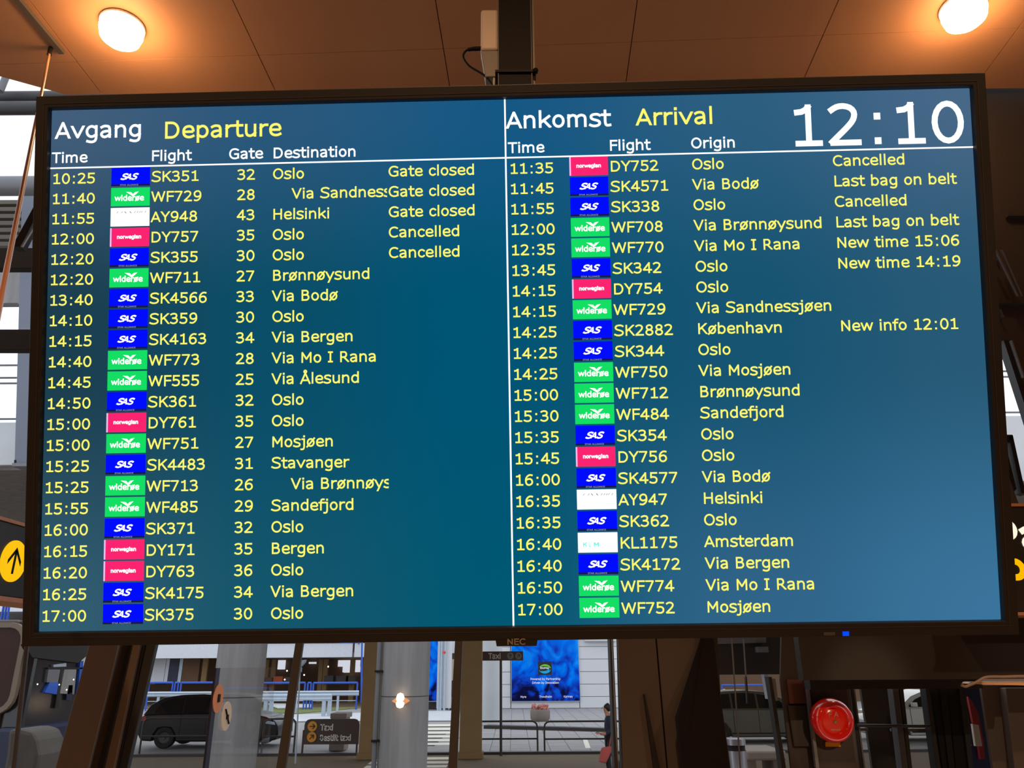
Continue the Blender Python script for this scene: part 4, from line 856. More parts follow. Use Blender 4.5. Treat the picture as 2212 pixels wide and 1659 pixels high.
for x in (948,953,961): obj('pipe', MB().tube([(PY(x,1450,47.3).x,47.3,0),(PY(x,1450,47.3).x,47.3,6)],.07,10), M['guard'], wp2)
obj('red_button', MB().lathe([(0,0),(.08,0),(.08,.04),(0,.05)], PY(960,1409,47.2), (0,-1,0), 14), M['red'], wp2)
obj('wall_return', MB().box((PY(970,1450,49).x,49,0),(PY(1045,1450,49).x,49.3,7)), M['panel_w'], kind='structure')
_ = 0
ad = thing('display_case', 'narrow brown and white display case beside the thin window mullion', 'display case', PY(975,1460,48.5))
obj('case', rect(971,1411,984,1526,48.5,.4), M['wood_d'], ad); obj('foot', MB().box((PY(972,1500,48.5).x,48.5,-.02),(PY(983,1500,48.5).x,48.8,PY(977,1526,48.5).z)), M['wood_d'], ad)
obj('printed_sheet', rect(972,1424,982,1470,48.45,.05), M['beige'], ad); obj('printed_sheet', rect(972,1506,982,1524,48.45,.05), M['orange_b'], ad)
obj('awning_strip', rect(1262,1340,1330,1385,YP-.32,.3), M['conc_w'], label='pale fascia strip high on the white wall, right of the poster', cat='fascia')

# parking building
YG = 55
xg0, xg1 = PY(60,1420,YG).x, PY(835,1420,YG).x
gb = obj('parking_building', MB().box((xg0-8,YG+9,0),(xg1+3,YG+9.4,8)), M['garage_b'], kind='structure')
obj('garage_floor', MB().box((xg0-8,YG-3,-.05),(xg1+3,YG+9,.02)), M['asph'], gb)
for zt1, zb1 in ((PY(500,1391,YG).z, PY(500,1421.5,YG).z), (PY(500,1391,YG).z+3.1, PY(500,1421.5,YG).z+3.1)):
    x = xg0-8
    while x < xg1+3:
        obj('spandrel_panel', MB().box((x+.02,YG,zb1),(min(x+7.4,xg1+3)-.02,YG+.25,zt1)), M['garage_g'], gb, bevel=.02); x += 7.5
    obj('garage_slab', MB().box((xg0-8,YG+.25,zb1),(xg1+3,YG+9,zb1+.3)), M['conc'], gb)
for px0,px1,m_ in ((322,356,M['garage_g']),(357,364,M['garage_g']),(365,385,M['navy']),(386,393,M['guard']),(394,430,M['garage_b']),(436,447,M['pillar'])):
    obj('facade_panel', rect(px0,1421,px1,1475,YG+2,.2), m_, gb)
for px in (575,590,692,702,760): obj('garage_column', MB().box((PY(px,1450,YG+4).x-.15,YG+4,0),(PY(px,1450,YG+4).x+.15,YG+4.4,2.9)), M['pillar'], gb)
for (x0,y0,x1,y1) in ((600,1426,616,1446),(730,1426,778,1440),(740,1440,778,1452),(742,1449,756,1453),(667,1430,683,1434)):
    obj('lit_window', rect(x0,y0,x1,y1,YG+8.7,.1), E_LITW, gb)
for (px,py) in ((569,1447),(620,1449),(657,1458),(709,1440),(615,1468)): 
    obj('small_light', MB().lathe([(0,-.06),(.06,0),(0,.06)], PY(px,py,YG+3), (0,1,0), 8), E_HEAD, gb)
for i in range(46):     # cars and clutter low in the dark garage level
    pass
for px in (320,338,360,385,568,590,612,700,726,752): obj('garage_clutter', rect(px,1462+random.uniform(-3,3),px+random.uniform(14,22),1478,YG+3+random.random(),.8), M['orange_b'] if px in (320,590) else M['dkrail'], gb)
# deck edge rail of the garage roof level (blue)
def blue_rail(x0,x1,y0,y1,Y,label,group='blue railings along the parking building', mids=1, mid=True):
    o = thing('blue_railing', label, 'railing', PY((x0+x1)/2,y1,Y), group)
    zt_, zb_ = PY((x0+x1)/2,y0,Y).z, PY((x0+x1)/2,y1,Y).z; xa_, xb_ = PY(x0,1480,Y).x, PY(x1,1480,Y).x
    obj('rail', MB().tube([(xa_,Y,zt_),(xb_,Y,zt_)],.055,8), M['bluerail'], o)
    if zb_ < 2: zb_ = -.02
    for xx in (xa_,xb_): obj('post', MB().tube([(xx,Y,zb_),(xx,Y,zt_)],.05,8), M['bluerail'], o)
    if mid:
        for q in range(1,mids+1): obj('mid_rail', MB().tube([(xa_,Y,zt_+(zb_-zt_)*q/(mids+1)),(xb_,Y,zt_+(zb_-zt_)*q/(mids+1))],.025,6), M['guard'], o)
YR = 50
blue_rail(322,373,1474.5,1501,YR,'blue railing above the boot of the black car',mids=2)
blue_rail(378,385,1474.5,1501,YR,'narrow blue hoop between two blue railings above the black car',mid=False)
blue_rail(391,462,1474.5,1501,YR,'long blue railing left of the left concrete column',mids=2)
blue_rail(566,659,1475,1500,YR,'long blue railing between the left column and the thin mullion',mids=2)
blue_rail(665,672,1475,1500,YR,'narrow blue hoop above the steel guard rail end',mid=False)
blue_rail(677,772,1475,1520,YR,'blue railing left of the yellowish brown pillar',mids=2)
tp = thing('blue_post', 'tall blue post rising left of the yellowish brown pillar', 'post', PY(780,1519,YR))
obj('shaft', MB().tube([PY(780.5,1519,YR),PY(782,1384,YR)],.055,8), M['bluerail'], tp); obj('arm', MB().tube([PY(735,1388,YR),PY(782,1386,YR)],.05,8), M['bluerail'], tp)
blue_rail(1559,1655,1480,1505,YR,'blue railing seen through the narrow window right of the brown wall',mids=2)
blue_rail(560,770,1386.5,1392,YG-.05,'blue rail on top of the white parking spandrel',mid=False)
for i,x in enumerate((1965,1971,1977,1983,1989)): pass
bg_ = thing('blue_gate', 'blue slatted gate seen through the entrance door glass', 'gate', PY(1978,1510,40))
for x in (1964,1970,1976,1982,1988): obj('slat', rect(x,1490,x+4.2,1508,40,.05), M['bluerail'], bg_)
obj('frame', rect(1962,1508,1994,1512,40,.06), M['bluerail'], bg_)
for x in (1963,1992): obj('post', MB().tube([(PY(x,1500,40).x,40.03,-.02),(PY(x,1500,40).x,40.03,PY(x,1490,40).z)],.05,8), M['bluerail'], bg_)
obj('yellow_crate', MB().box((PY(1961,1510,33).x,33,0),(PY(1976,1510,33).x,34,PY(1968,1504,33).z)), M['yellow_l'], label='small yellow grit box beside the blue gate', cat='box', bevel=.05)
# galvanised guard rail
YK = 46
gl = thing('guard_rail', 'galvanised steel guard rail behind the black car and the grass', 'guard rail', PY(500,1505,YK))
zt_, zb_ = PY(550,1493,YK).z, PY(550,1504,YK).z; xa_, xb_ = PY(310,1500,YK).x, PY(775,1500,YK).x
obj('beam', MB().prism([(xa_,YK,zt_),(xa_,YK-.06,zt_-.06),(xa_,YK,(zt_+zb_)/2),(xa_,YK-.06,zb_+.06),(xa_,YK,zb_),(xa_,YK+.03,zb_),(xa_,YK+.03,zt_)],(xb_-xa_,0,0)), M['guard'], gl)
for px in (342,440,575,640,730): obj('post', MB().box((PY(px,1500,YK).x-.06,YK+.03,0),(PY(px,1500,YK).x+.06,YK+.13,zt_)), M['guard'], gl)
gl2 = thing('guard_rail', 'nearer galvanised guard rail with posts on the grass, left of the round-cornered sign', 'guard rail', PY(640,1520,43))
zt_, zb_ = PY(640,1499,43).z, PY(640,1513,43).z; xa_, xb_ = PY(567,1505,43).x, PY(716,1505,43).x
obj('beam', MB().prism([(xa_,43,zt_),(xa_,42.94,zt_-.07),(xa_,43,(zt_+zb_)/2),(xa_,42.94,zb_+.07),(xa_,43,zb_),(xa_,43.03,zb_),(xa_,43.03,zt_)],(xb_-xa_,0,0)), M['guard'], gl2)
for px in (573,585,699,711): obj('post', MB().box((PY(px,1520,43).x-.09,43.03,0),(PY(px,1520,43).x+.09,43.2,zt_)), M['guard'], gl2)
# grass verge
ge = obj('grass_verge', MB().prism([PZ(555,1527,.02),PZ(795,1519,.02),PZ(795,1527,.02),PZ(640,1541,.02),PZ(555,1537,.02)],(0,0,-.05)), M['grass'], label='strip of dry grass by the guard rail', cat='grass', kind='stuff')
obj('snow_patch', MB().prism([PZ(575,1521,.05),PZ(672,1523,.05),PZ(672,1529,.05),PZ(600,1531,.05)],(0,0,.06)), M['panel_w'], label='white slab lying on the grass below the guard rail', cat='slab')
obj('road_edge', MB().prism([PZ(560,1545,.03),PZ(1000,1534,.03),PZ(1000,1556,.03),PZ(560,1558,.03)],(0,0,-.03)), M['conc_w'], pv)

# street lamp
sp_ = thing('street_lamp', 'thin white street lamp beside the thin mullion', 'street lamp', PY(637,1640,22.0))
obj('pole', MB().tube([PY(638,1650,23),PY(648,1450,23)],.022,8), M['guard'], sp_)
obj('lamp_head', MB().prism([PY(647,1436,23),PY(651,1426,23),PY(659,1425,23),PY(657,1431,23),PY(649,1440,23)],(0,.2,0)), M['guard'], sp_)
obj('joint_collar', MB().lathe([(0,-.1),(.05,-.05),(.05,.05),(0,.1)], PY(648.5,1447,23), (0,0,1), 10), M['guard'], sp_)

# hoop railings along the kerb
def hoop(x0,x1,yt,ym,Y,label,r=.028,lo=None,openl=False,openr=False):
    o = thing('hoop_railing', label, 'railing', PY((x0+x1)/2,1630,Y), 'dark hoop railings along the kerb')
    zt_, zm_ = PY((x0+x1)/2,yt,Y).z, PY((x0+x1)/2,ym,Y).z; a, b = PY(x0,1590,Y).x, PY(x1,1590,Y).x; c_ = .16
    pts = []
    pts += [(a,0),(a,zt_-c_)] + [(a+c_-c_*math.cos(math.radians(t)), zt_-c_+c_*math.sin(math.radians(t))) for t in (30,60,90)]
    pts += [(b-c_+c_*math.sin(math.radians(t)), zt_-c_+c_*math.cos(math.radians(t))) for t in (0,30,60,90)] + [(b,0)]
    obj('hoop', MB().tube([(x,Y,z) for x,z in pts], r, 10), M['dkrail'], o, smooth=True)
    obj('mid_rail', MB().tube([(a,Y,zm_),(b,Y,zm_)], r*.9, 8), M['dkrail'], o, smooth=True)
hoop(306,560,1551,1590,25.2,'dark hoop railing in front of the long black car')
hoop(568,637,1553,1591,25.2,'short dark hoop railing at the bonnet of the black car')
hoop(1030,1161,1558,1596,25.2,'dark hoop railing carrying on past the taxi sign pole')
hoop(1176,1345,1558,1596,25.2,'dark hoop railing left of the walking person')
# taxi sign board with round corners
YT = 25.0
ts = thing('taxi_sign', 'brown round-cornered taxi direction board standing between the pillars', 'sign', PY(715,1630,YT))
x0,x1 = PY(656,1590,YT).x, PY(775,1590,YT).x; z0,z1 = PY(715,1608,YT).z, PY(715,1553,YT).z; c_=.16
poly = [(x0,z0),(x1,z0)] + [(x1-c_+c_*math.cos(math.radians(t)), z1-c_+c_*math.sin(math.radians(t))) for t in (0,30,60,90)] + [(x0+c_-c_*math.sin(math.radians(t)), z1-c_+c_*math.cos(math.radians(t))) for t in (0,30,60,90)]
obj('board', MB().prism([(x,YT,z) for x,z in poly],(0,.06,0)), M['sign'], ts)
for px in (654,771): obj('leg', MB().tube([(PY(px,1600,YT).x,YT+.03,0),(PY(px,1600,YT).x,YT+.03,z1-.3)],.03,8), M['sign'], ts)
def arrow_disc(px,py,rpx,Y,ang,parent,m1=None):
    c_ = PY(px,py,Y); r = rpx/F*(Y*1.0)
    o = obj('arrow_disc', MB().lathe([(0,.02),(r,.02),(r,0)], c_, (0,-1,0), 24), m1 or M['orange_sign'], parent)
    mb = MB(); ca, sa = math.cos(ang), math.sin(ang)
    def W(a,b): return c_+Vector((a*ca-b*sa,0,a*sa+b*ca))*r+Vector((0,-.03,0))
    mb.prism([W(-.6,-.1),W(.5,-.1),W(.5,.1),W(-.6,.1)],(0,.008,0)); mb.prism([W(.7,0),W(.15,.55),W(-.02,.4),W(.42,0)],(0,.008,0)); mb.prism([W(.7,0),W(.42,0),W(-.02,-.4),W(.15,-.55)],(0,.008,0))
    obj('arrow', mb, M['sign'], o)
arrow_disc(675,1569,9.3,YT-.01,0,ts); arrow_disc(673.5,1592,9.3,YT-.01,math.radians(45),ts)
kk = (PY(715,1550,YT).z-PY(715,1650,YT).z)/100; zz_ = lambda y: PY(715,y,YT).z
text_on('sign_lettering', [('Taxi', PY(692,1577,YT).x, zz_(1577.5), 18*kk, dict(w=.16,sx=.82)), ('Bestilt taxi', PY(690,1600,YT).x, zz_(1600), 17.5*kk, dict(w=.16,sx=.80))], M['signtext'], Vector((0,YT,0)), U, V, N, ts, eps=.01)
pb = thing('planter_box', 'square brown planter post behind the taxi direction board', 'planter', PY(727,1625,26.2))
obj('body', MB().box((PY(711,1600,26.2).x,26.2,0),(PY(744,1600,26.2).x,26.9,PY(727,1546,26.2).z)), M['planter'], pb, bevel=.03)
obj('rim', MB().box((PY(709.5,1600,26.1).x,26.1,PY(727,1552,26.1).z),(PY(745.5,1600,26.1).x,27.0,PY(727,1541,26.1).z)), M['planter'], pb, bevel=.02)
# hanging Taxi arrow sign on a pole
ps = thing('taxi_pole_sign', 'small brown taxi sign on a slim pole left of the blue poster', 'sign', PY(1082,1632,24.6))
obj('pole', MB().tube([(PY(1082,1540,24.6).x,24.6,0),(PY(1082,1540,24.6).x,24.6,PY(1082,1410,24.6).z)],.04,10), M['dkrail'], ps)
obj('board', rect(1033,1407,1130,1427,24.5,.08), M['sign'], ps)
ks = (PY(1080,1400,24.5).z-PY(1080,1500,24.5).z)/100
text_on('sign_lettering', [('Taxi', PY(1055,1424,24.5).x, PY(1080,1423,24.5).z, 17*ks, dict(w=.12,sx=.82))], M['signtext'], Vector((0,24.5,0)), U, V, N, ps, eps=.01)
arrow_disc(1102.5,1417,6.6,24.49,math.radians(90),ps,M['planter']); arrow_disc(1120,1417,6.6,24.49,math.radians(45),ps,M['planter'])
# round planter with flowers
pc = PZ(1167,1558,0); rp = 20.5/F*pc.y*.95
pt = thing('round_planter', 'round grey concrete planter with flowers below the blue poster', 'planter', pc)
hp = PY(1167,1532,pc.y).z
obj('bowl', MB().lathe([(0,.0),(rp*.82,0),(rp,.25*hp),(rp*1.02,.85*hp),(rp*.95,hp),(rp*.85,hp),(rp*.82,hp*.9),(0,hp*.9)], pc, (0,0,1), 28), M['planter'], pt, smooth=True)
fb = MB()
for i in range(70):
    a_ = random.uniform(0,6.28); q = rp*.85*math.sqrt(random.random()); p_ = pc+Vector((q*math.cos(a_),q*math.sin(a_),hp*.92+random.uniform(0,.22))); s_ = random.uniform(.05,.1)
    fb.add([p_+Vector((0,0,s_)),p_+Vector((s_,0,0)),p_+Vector((-s_*.5,s_*.8,0)),p_+Vector((-s_*.5,-s_*.8,0)),p_-Vector((0,0,s_))],[(0,1,2),(0,2,3),(0,3,1),(4,2,1),(4,3,2),(4,1,3)])
obj('flowers', fb, M['flower'], pt, kind='stuff')

# ------------------------------------------------------------------ cars
def car(x0, x1, Y, label, paint, facing=1, H=1.46, plate=True):
    """side-on passenger car spanning world x0..x1, near side at Y; facing=+1 drives to +x"""
    L = x1-x0; W_ = 1.82; t = thing('car', label, 'car', ((x0+x1)/2, Y+W_/2, 0))
    def X_(s): return x0+s*L if facing > 0 else x1-s*L
    low = [(.005,.42),(.0,.62),(.012,.86),(.05,.93),(.20,.95),(.45,.96),(.70,.95),(.80,.92),(.90,.84),(.97,.72),(.995,.58),(.998,.40),(.985,.24),(.93,.20),
           (.885,.20),(.875,.42),(.84,.54),(.80,.56),(.76,.52),(.73,.40),(.72,.20),(.275,.20),(.265,.42),(.235,.54),(.19,.56),(.145,.53),(.12,.42),(.11,.22),(.03,.24)]
    def section(y, inset): return [Vector((X_(.5+(s-.5)*(1-inset*.03)), y, z*H/1.46 if z > .5 else z)) for s, z in low]
    mb = MB(); rings = [section(Y+.10,.9), section(Y,.0), section(Y+W_,.0), section(Y+W_-.10,.9)]
    n = len(low)
    for r in rings: mb.v += r
    # ring 0 is pulled slightly inwards (rounded flank)
    for i in range(3):
        for k_ in range(n): mb.f.append((i*n+k_, i*n+(k_+1)%n, (i+1)*n+(k_+1)%n, (i+1)*n+k_))
    mb.f += [tuple(range(n))[::-1], tuple(range(3*n,4*n))]
    mb = MB().prism(section(Y,0), (0,W_,0)); obj('body', mb, paint, t, bevel=.05, smooth=True)
    gh = [(.02,.90),(.06,1.18),(.14,1.37),(.26,1.44),(.42,1.46),(.55,1.42),(.66,1.26),(.76,.97),(.70,.92),(.2,.90)]
    gi = .20
    a_ = [Vector((X_(s), Y+.04+(gi if z > 1.1 else .0)*((z-.9)/.56), z*H/1.46)) for s, z in gh]; b_ = [Vector((v_.x, 2*Y+W_-v_.y, v_.z)) for v_ in a_]
    m2 = MB(); m2.v = a_+b_; k2 = len(gh); m2.f = [tuple(range(k2))[::-1], tuple(range(k2,2*k2))]+[(i,(i+1)%k2,(i+1)%k2+k2,i+k2) for i in range(k2)]
    obj('cabin', m2, paint, t, bevel=.03, smooth=True)
    def win(nm, pts):
        q = [Vector((X_(s), Y+.04+gi*((z-.9)/.56 if z > 1.1 else 0)-.012+.0, z*H/1.46)) for s, z in pts]
        obj(nm, MB().prism([Vector((v_.x, Y+.015+gi*max(0,(v_.z*1.46/H-.9)/.56), v_.z)) for v_ in q],(0,.03,0)), M['carglass'], t)
    win('side_window', [(.10,.97),(.13,1.22),(.20,1.34),(.29,1.37),(.29,.97)]); win('side_window', [(.305,.97),(.305,1.38),(.44,1.385),(.475,1.37),(.475,.97)]); win('side_window', [(.49,.97),(.49,1.36),(.56,1.31),(.64,1.18),(.70,1.0),(.70,.97)])
    for s in (.195,.805):
        for yy in (Y+.10, Y+W_-.10):
            wc = Vector((X_(s), yy, .33)); dr_ = -1 if yy < Y+.5 else 1
            wh = obj('wheel', MB().lathe([(.20,.11),(.30,.11),(.33,.07),(.33,-.10),(0,-.10)], wc, (0,dr_,0), 28), M['tyre'], t, smooth=True)
            obj('wheel_rim', MB().lathe([(0,.10),(.05,.105),(.06,.08),(.17,.085),(.20,.112),(.21,.10)], wc, (0,dr_,0), 20), M['rim'], wh)
    obj('headlight', MB().prism([(X_(.90),Y-.01,.74*H/1.46),(X_(.965),Y-.01,.70*H/1.46),(X_(.975),Y-.01,.62*H/1.46),(X_(.90),Y-.01,.66*H/1.46)],(0,.1,0)), M['guard'], t)
    obj('tail_light', MB().prism([(X_(.004),Y-.01,.86*H/1.46),(X_(.05),Y-.01,.88*H/1.46),(X_(.05),Y-.01,.76*H/1.46),(X_(.004),Y-.01,.74*H/1.46)],(0,.1,0)), M['vend_r'], t)
    obj('mirror', MB().box((X_(.655),Y-.16,.98*H/1.46),(X_(.69),Y+.02,1.10*H/1.46)), paint, t, bevel=.02)
    obj('sill_trim', MB().box((X_(.28),Y-.012,.30),(X_(.71),Y+.02,.34)), M['pole'], t)
    for s in (.30,.48,.70): obj('door_line', MB().box((X_(s)-.006,Y-.006,.32),(X_(s)+.006,Y+.01,.93*H/1.46)), M['black'], t)
    for s in (.34,.52): obj('door_handle', MB().box((X_(s)-.08,Y-.03,.80*H/1.46),(X_(s)+.08,Y+.01,.83*H/1.46)), paint, t)
    return t
YC = 27.2
car(PY(299,1560,YC).x, PY(603,1560,YC).x, YC, 'long black car parked behind the railing at the left', M['carblk'], 1, H=1.62)
car(PY(1500,1560,YC).x, PY(1805,1560,YC).x, YC+.3, 'dark beige car seen through the narrow window right of the brown wall', M['cargrn'], 1, H=1.62)
car(PY(1890,1560,YC).x, PY(2200,1560,YC).x, YC+.4, 'white car seen through the entrance door glass', M['carwht'], -1, H=1.62)

# litter bin and bench seen through the vestibule window
bc_ = PY(1592,1640,7.5); rb_ = 19/F*7.5
tb_ = thing('litter_bin', 'stainless steel cylindrical litter bin behind the narrow window', 'bin', (bc_.x,7.5,0))
zt_ = PY(1590,1594,7.5).z
obj('drum', MB().lathe([(rb_,0),(rb_,zt_-.10)], (bc_.x,7.5,0), (0,0,1), 32), M['stainless'], tb_, smooth=True)
obj('opening_band', MB().lathe([(rb_*.92,zt_-.10),(rb_*.92,zt_-.055)], (bc_.x,7.5,0), (0,0,1), 32), M['black'], tb_)
obj('lid', MB().lathe([(rb_*1.03,zt_-.055),(rb_*1.03,zt_-.005),(rb_*.95,zt_),(0,zt_+.005)], (bc_.x,7.5,0), (0,0,1), 32), M['stainless'], tb_, smooth=True)
bx_ = thing('stone_bench', 'pale low slab beside the steel litter bin outside', 'bench', PY(1660,1640,8.5))
a, b = PY(1615,1640,8.5).x, PY(1700,1640,8.5).x
obj('slab', MB().box((a,8.5,PY(1660,1643,8.5).z),(b,9.1,PY(1660,1622,8.5).z)), M['planter'], bx_, bevel=.02)
for s in (.15,.85): obj('leg', MB().box((a+(b-a)*s-.05,8.6,0),(a+(b-a)*s+.05,9.0,PY(1660,1643,8.5).z)), M['planter'], bx_)
# wall across the far side of the road behind the right-hand windows
obj('wall_garage_right', MB().box((PY(1430,1450,56).x,56,0),(PY(2300,1450,56).x,56.3,7)), M['garage_b'], kind='structure')
gq = obj('guard_rail', rect(1555,1497,1672,1508,46,.05), M['guard'], label='guard rail seen through the narrow window right of the brown wall', cat='guard rail')
for px in (1560,1610,1665): obj('post', MB().box((PY(px,1500,46).x-.05,46.05,-.02),(PY(px,1500,46).x+.05,46.15,PY(px,1498,46).z)), M['guard'], gq)
ob = thing('orange_bollard', 'small orange bollard behind the narrow window', 'bollard', PZ(1568,1515,0))
obj('post', MB().lathe([(.22,0),(.22,.7),(.14,1.0),(0,1.05)], PZ(1568,1530,0), (0,0,1), 16), M['peach'], ob, smooth=True)

# ------------------------------------------------------------------ coach at the left
YL = 9.0
co = thing('coach', 'dark brown coach parked close outside the lower left window', 'coach', PY(20,1500,YL))
xa_ = PY(-420,1500,YL).x; XB = PY(63,1500,YL).x
zr = PY(40,1337,YL).z; zsk = PY(60,1562,YL+.6).z
obj('side_body', MB().box((xa_,YL+.06,.35),(XB-.3,YL+2.4,zr)), M['coach'], co, bevel=.06)
obj('front_body', MB().box((XB-.32,YL+.08,.35),(XB-.06,YL+2.4,zr)), M['cglass'], co, bevel=.05)
obj('front_skirt', MB().box((XB-.3,YL+.04,.35),(XB,YL+2.42,zsk)), M['navy'], co, bevel=.05)
def onf(px, py, off=0): d = ray(px,py); return EYE + d*((XB+off)/d.x)
def fx(nm, pts, m_, off=0, dep=.02): return obj(nm, MB().prism([onf(x,y,off) for x,y in pts],(dep,0,0)), m_, co)
fx('roof_cap', [(44,1392),(190,1392),(190,1408),(160,1432),(60,1420)], M['frame_k'], -.06, .05)
def ring(x0,x1,y0,y1,c_,wd,Y,m,nm):
    mb = MB()
    a0_, a1_, z1_, z0_ = PY(x0,1450,Y).x, PY(x1,1450,Y).x, PY((x0+x1)/2,y0,Y).z, PY((x0+x1)/2,y1,Y).z
    def rr(i_): 
        out = []; r = c_-i_
        for (cx_,cz_,s0) in ((a1_-c_,z1_-c_,0),(a0_+c_,z1_-c_,90),(a0_+c_,z0_+c_,180),(a1_-c_,z0_+c_,270)):
            for t in (0,22.5,45,67.5,90): out.append(Vector((cx_+r*math.cos(math.radians(s0+t)),Y,cz_+r*math.sin(math.radians(s0+t)))))
        return out
    o_, i_ = rr(0), rr(wd); n = len(o_); dv = Vector((0,.06,0))
    mb.v = o_+i_+[p+dv for p in o_]+[p+dv for p in i_]
    for k_ in range(n):
        q = (k_+1)%n; mb.f += [(k_,q,q+n,k_+n),(k_+2*n,k_+3*n,q+3*n,q+2*n),(k_,k_+2*n,q+2*n,q),(k_+n,q+n,q+3*n,k_+3*n)]
    f_ = obj(nm, mb, m, co, smooth=True)
    obj('window_glass', MB().prism([p+Vector((0,.03,0)) for p in i_],(0,.02,0)), mat('dark_red_brown_glass', (58,32,26), .35, spec=.2), f_)
ring(-190,42,1345,1545,.20,.055,YL-.0,M['cream'],'window_frame')
ring(-430,-196,1345,1545,.20,.055,YL-.0,M['cream'],'window_frame')
for pts, m_ in (([(99,1446),(125,1446),(120,1474),(95,1474)],M['steel_g']),([(98,1442),(190,1442),(190,1445),(98,1445)],M['frame_k']),([(126,1445),(131,1445),(120,1530),(113,1530)],M['frame_k']),
    ([(110,1436),(138,1432),(138,1440),(110,1441)],M['guard']),([(134,1446),(160,1446),(155,1500),(124,1498)],M['conc']),([(102,1474),(121,1474),(117,1500),(91,1496)],M['bluerail']),
    ([(140,1480),(152,1480),(150,1512),(138,1512)],M['navy']),([(172,1420),(190,1410),(180,1465),(165,1490)],M['panel_w']),([(168,1430),(175,1427),(172,1492),(163,1500)],M['bluerail'])):
    fx('windscreen_view', pts, m_, -.06, .03)  # view and white reflections in the windscreen, put in as coloured patches
for (px,py) in ((128,1479),(144,1490),(81,1478),(159,1468)):
    obj('marker_light', MB().lathe([(0,-.010),(.010,0),(0,.010)], onf(px,py,.0), (1,0,0), 10), E_HEAD, co)
hs = obj('pale_boulder', MB().prism([PY(12,1632,6.5),PY(17,1576,6.5),PY(45,1575,6.5),PY(68,1581,6.5),PY(78,1600,6.5),PY(84,1632,6.5),Vector((PY(84,1632,6.5).x,6.5,0)),Vector((PY(6,1632,6.5).x,6.5,0))],(0,.4,0)), mat('pale_block', (82,76,70), .8, var=.25, scale=8), label='pale grey block standing at the foot of the coach, lower left', cat='block', bevel=.03)
bpz = thing('blue_pipe_rack', 'three bright blue leaning pipes under the left arrow sign', 'pipes', PY(12,1318,7.5))
for q in range(3): obj('pipe', MB().tube([PY(12+5*q,1290,12.6),PY(2+7*q,1340,12.6),Vector((PY(2+7*q,1340,12.6).x,12.6,0))],.017,8), M['bluerail'], bpz)

# ------------------------------------------------------------------ person walking
px0 = PY(1319,1600,19.5); PXX, PYY_ = px0.x, 19.5
pe = thing('person', 'person in a dark navy jacket with dark hair, looking down to the left', 'person', (PXX,PYY_,0))
S_ = PY(1319,1521,PYY_).z/1.66
def skin(name, verts, edges, radii, m, parent, root=0, sub=2, **kw):
    me = bpy.data.meshes.new(name); me.from_pydata([(v[0]*S_,v[1]*S_,v[2]*S_) for v in verts], edges, [])
    o = bpy.data.objects.new(name, me); COL.objects.link(o); o.parent = parent
    sk = o.modifiers.new('skin','SKIN'); sk.use_smooth_shade = True
    for i, r in enumerate(radii):
        rr = r if isinstance(r, tuple) else (r, r); me.skin_vertices[0].data[i].radius = (rr[0]*S_, rr[1]*S_)
    for d_ in me.skin_vertices[0].data: d_.use_root = False
    me.skin_vertices[0].data[root].use_root = True
    s = o.modifiers.new('sub','SUBSURF'); s.levels = sub; s.render_levels = sub; me.materials.append(m)
    for k_, v_ in kw.items(): o[k_] = v_
    return o
# faces -x (to the left), head bowed
bv_ = [(0,0,.93),(-.01,0,1.10),(-.01,0,1.28),(-.02,0,1.38),(-.05,0,1.45),(-.08,0,1.53),(-.09,0,1.60),
  (0,-.16,1.36),(.03,-.20,1.10),(-.17,-.17,1.00),(-.25,-.14,1.03), (0,.16,1.36),(.03,.20,1.10),(-.16,.18,.98),(-.24,.15,1.00),
  (.0,-.09,.88),(-.10,-.09,.50),(-.05,-.09,.09),(-.20,-.09,.04), (.0,.09,.88),(.08,.09,.50),(.24,.09,.13),(.12,.09,.04)]
be_ = [(0,1),(1,2),(2,3),(3,4),(4,5),(5,6),(3,7),(7,8),(8,9),(9,10),(3,11),(11,12),(12,13),(13,14),(0,15),(15,16),(16,17),(17,18),(0,19),(19,20),(20,21),(21,22)]
br_ = [(.09,.11),(.08,.10),(.09,.11),(.06,.07),.05,(.085,.07),(.075,.065),.055,.045,.035,.03,.055,.045,.035,.03,.085,.06,.042,.035,.085,.06,.042,.035]
body = skin('body', bv_, be_, br_, M['skin'], pe)
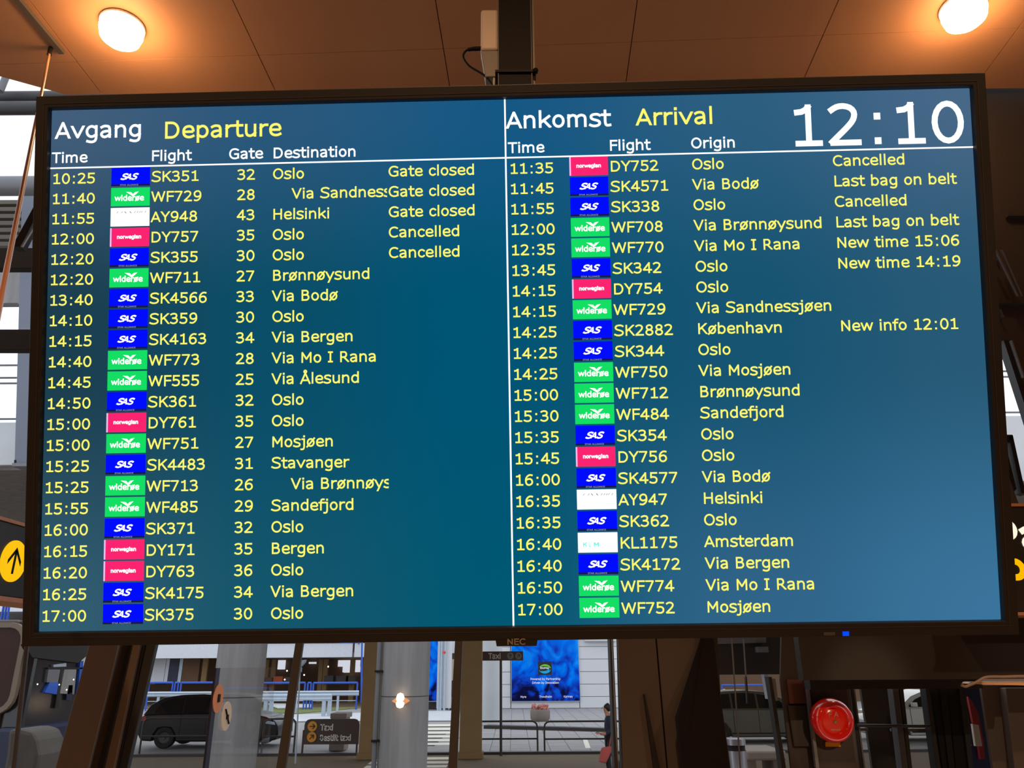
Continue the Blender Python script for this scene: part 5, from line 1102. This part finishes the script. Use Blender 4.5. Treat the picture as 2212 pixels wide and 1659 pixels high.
jk = skin('jacket', [(0,0,.80),(0,0,.95),(-.01,0,1.12),(-.01,0,1.30),(-.015,0,1.40),(0,-.17,1.36),(.03,-.21,1.10),(-.13,-.18,1.01),(0,.17,1.36),(.03,.21,1.10),(-.12,.19,.99)],
  [(0,1),(1,2),(2,3),(3,4),(3,5),(5,6),(6,7),(3,8),(8,9),(9,10)], [(.16,.19),(.155,.18),(.14,.17),(.15,.18),(.08,.09),.075,.065,.052,.075,.065,.052], M['jacket'], pe)
skin('trousers', [(0,0,.92),(0,-.09,.86),(-.10,-.09,.50),(-.05,-.09,.12),(0,.09,.86),(.08,.09,.50),(.23,.09,.16)], [(0,1),(1,2),(2,3),(0,4),(4,5),(5,6)], [(.13,.16),.10,.075,.06,.10,.075,.06], M['trouser'], pe)
skin('hair', [(-.03,0,1.48),(-.035,0,1.56),(-.06,0,1.63),(-.09,0,1.665)], [(0,1),(1,2),(2,3)], [.06,(.10,.088),(.105,.09),.07], M['hair'], pe)
skin('nose', [(-.165,0,1.575),(-.19,0,1.555)], [(0,1)], [.014,.012], M['skin'], pe, sub=1)
for sy in (-1,1):
    e_ = obj('eye', MB().lathe([(0,-.009),(.009,0),(0,.009)], Vector((PXX,PYY_,0))+Vector((-.158,sy*.03,1.592))*S_, (1,0,0), 10), M['black'], pe)
    hx, hz_ = -.26, 1.02
    for q in range(5):
        yy = sy*(.15)+(.018*(q-2)); l_ = (.05,.085,.09,.085,.065)[q]
        skin('finger', [(hx+.02,yy,hz_),(hx-l_*.6,yy,hz_+.005),(hx-l_,yy*.97,hz_-.02)], [(0,1),(1,2)], [.011,.010,.008], M['skin'], pe, sub=1)
hb = PY(1305,1636,PYY_-.25)
sb = thing('shoulder_bag', 'pinkish red bag hanging at the walking person\'s hip', 'bag', hb)
obj('bag_body', MB().prism([PY(1300,1616,PYY_-.45),PY(1322,1612,PYY_-.45),PY(1322,1622,PYY_-.45),PY(1309,1650,PYY_-.45),PY(1294,1646,PYY_-.45)],(0,.14,0)), M['pinkbag'], sb, bevel=.03)
obj('strap', MB().tube([PY(1316,1614,PYY_-.28),PY(1320,1590,PYY_-.28),PY(1322,1568,PYY_-.22)],.012,8), M['pinkbag'], sb)
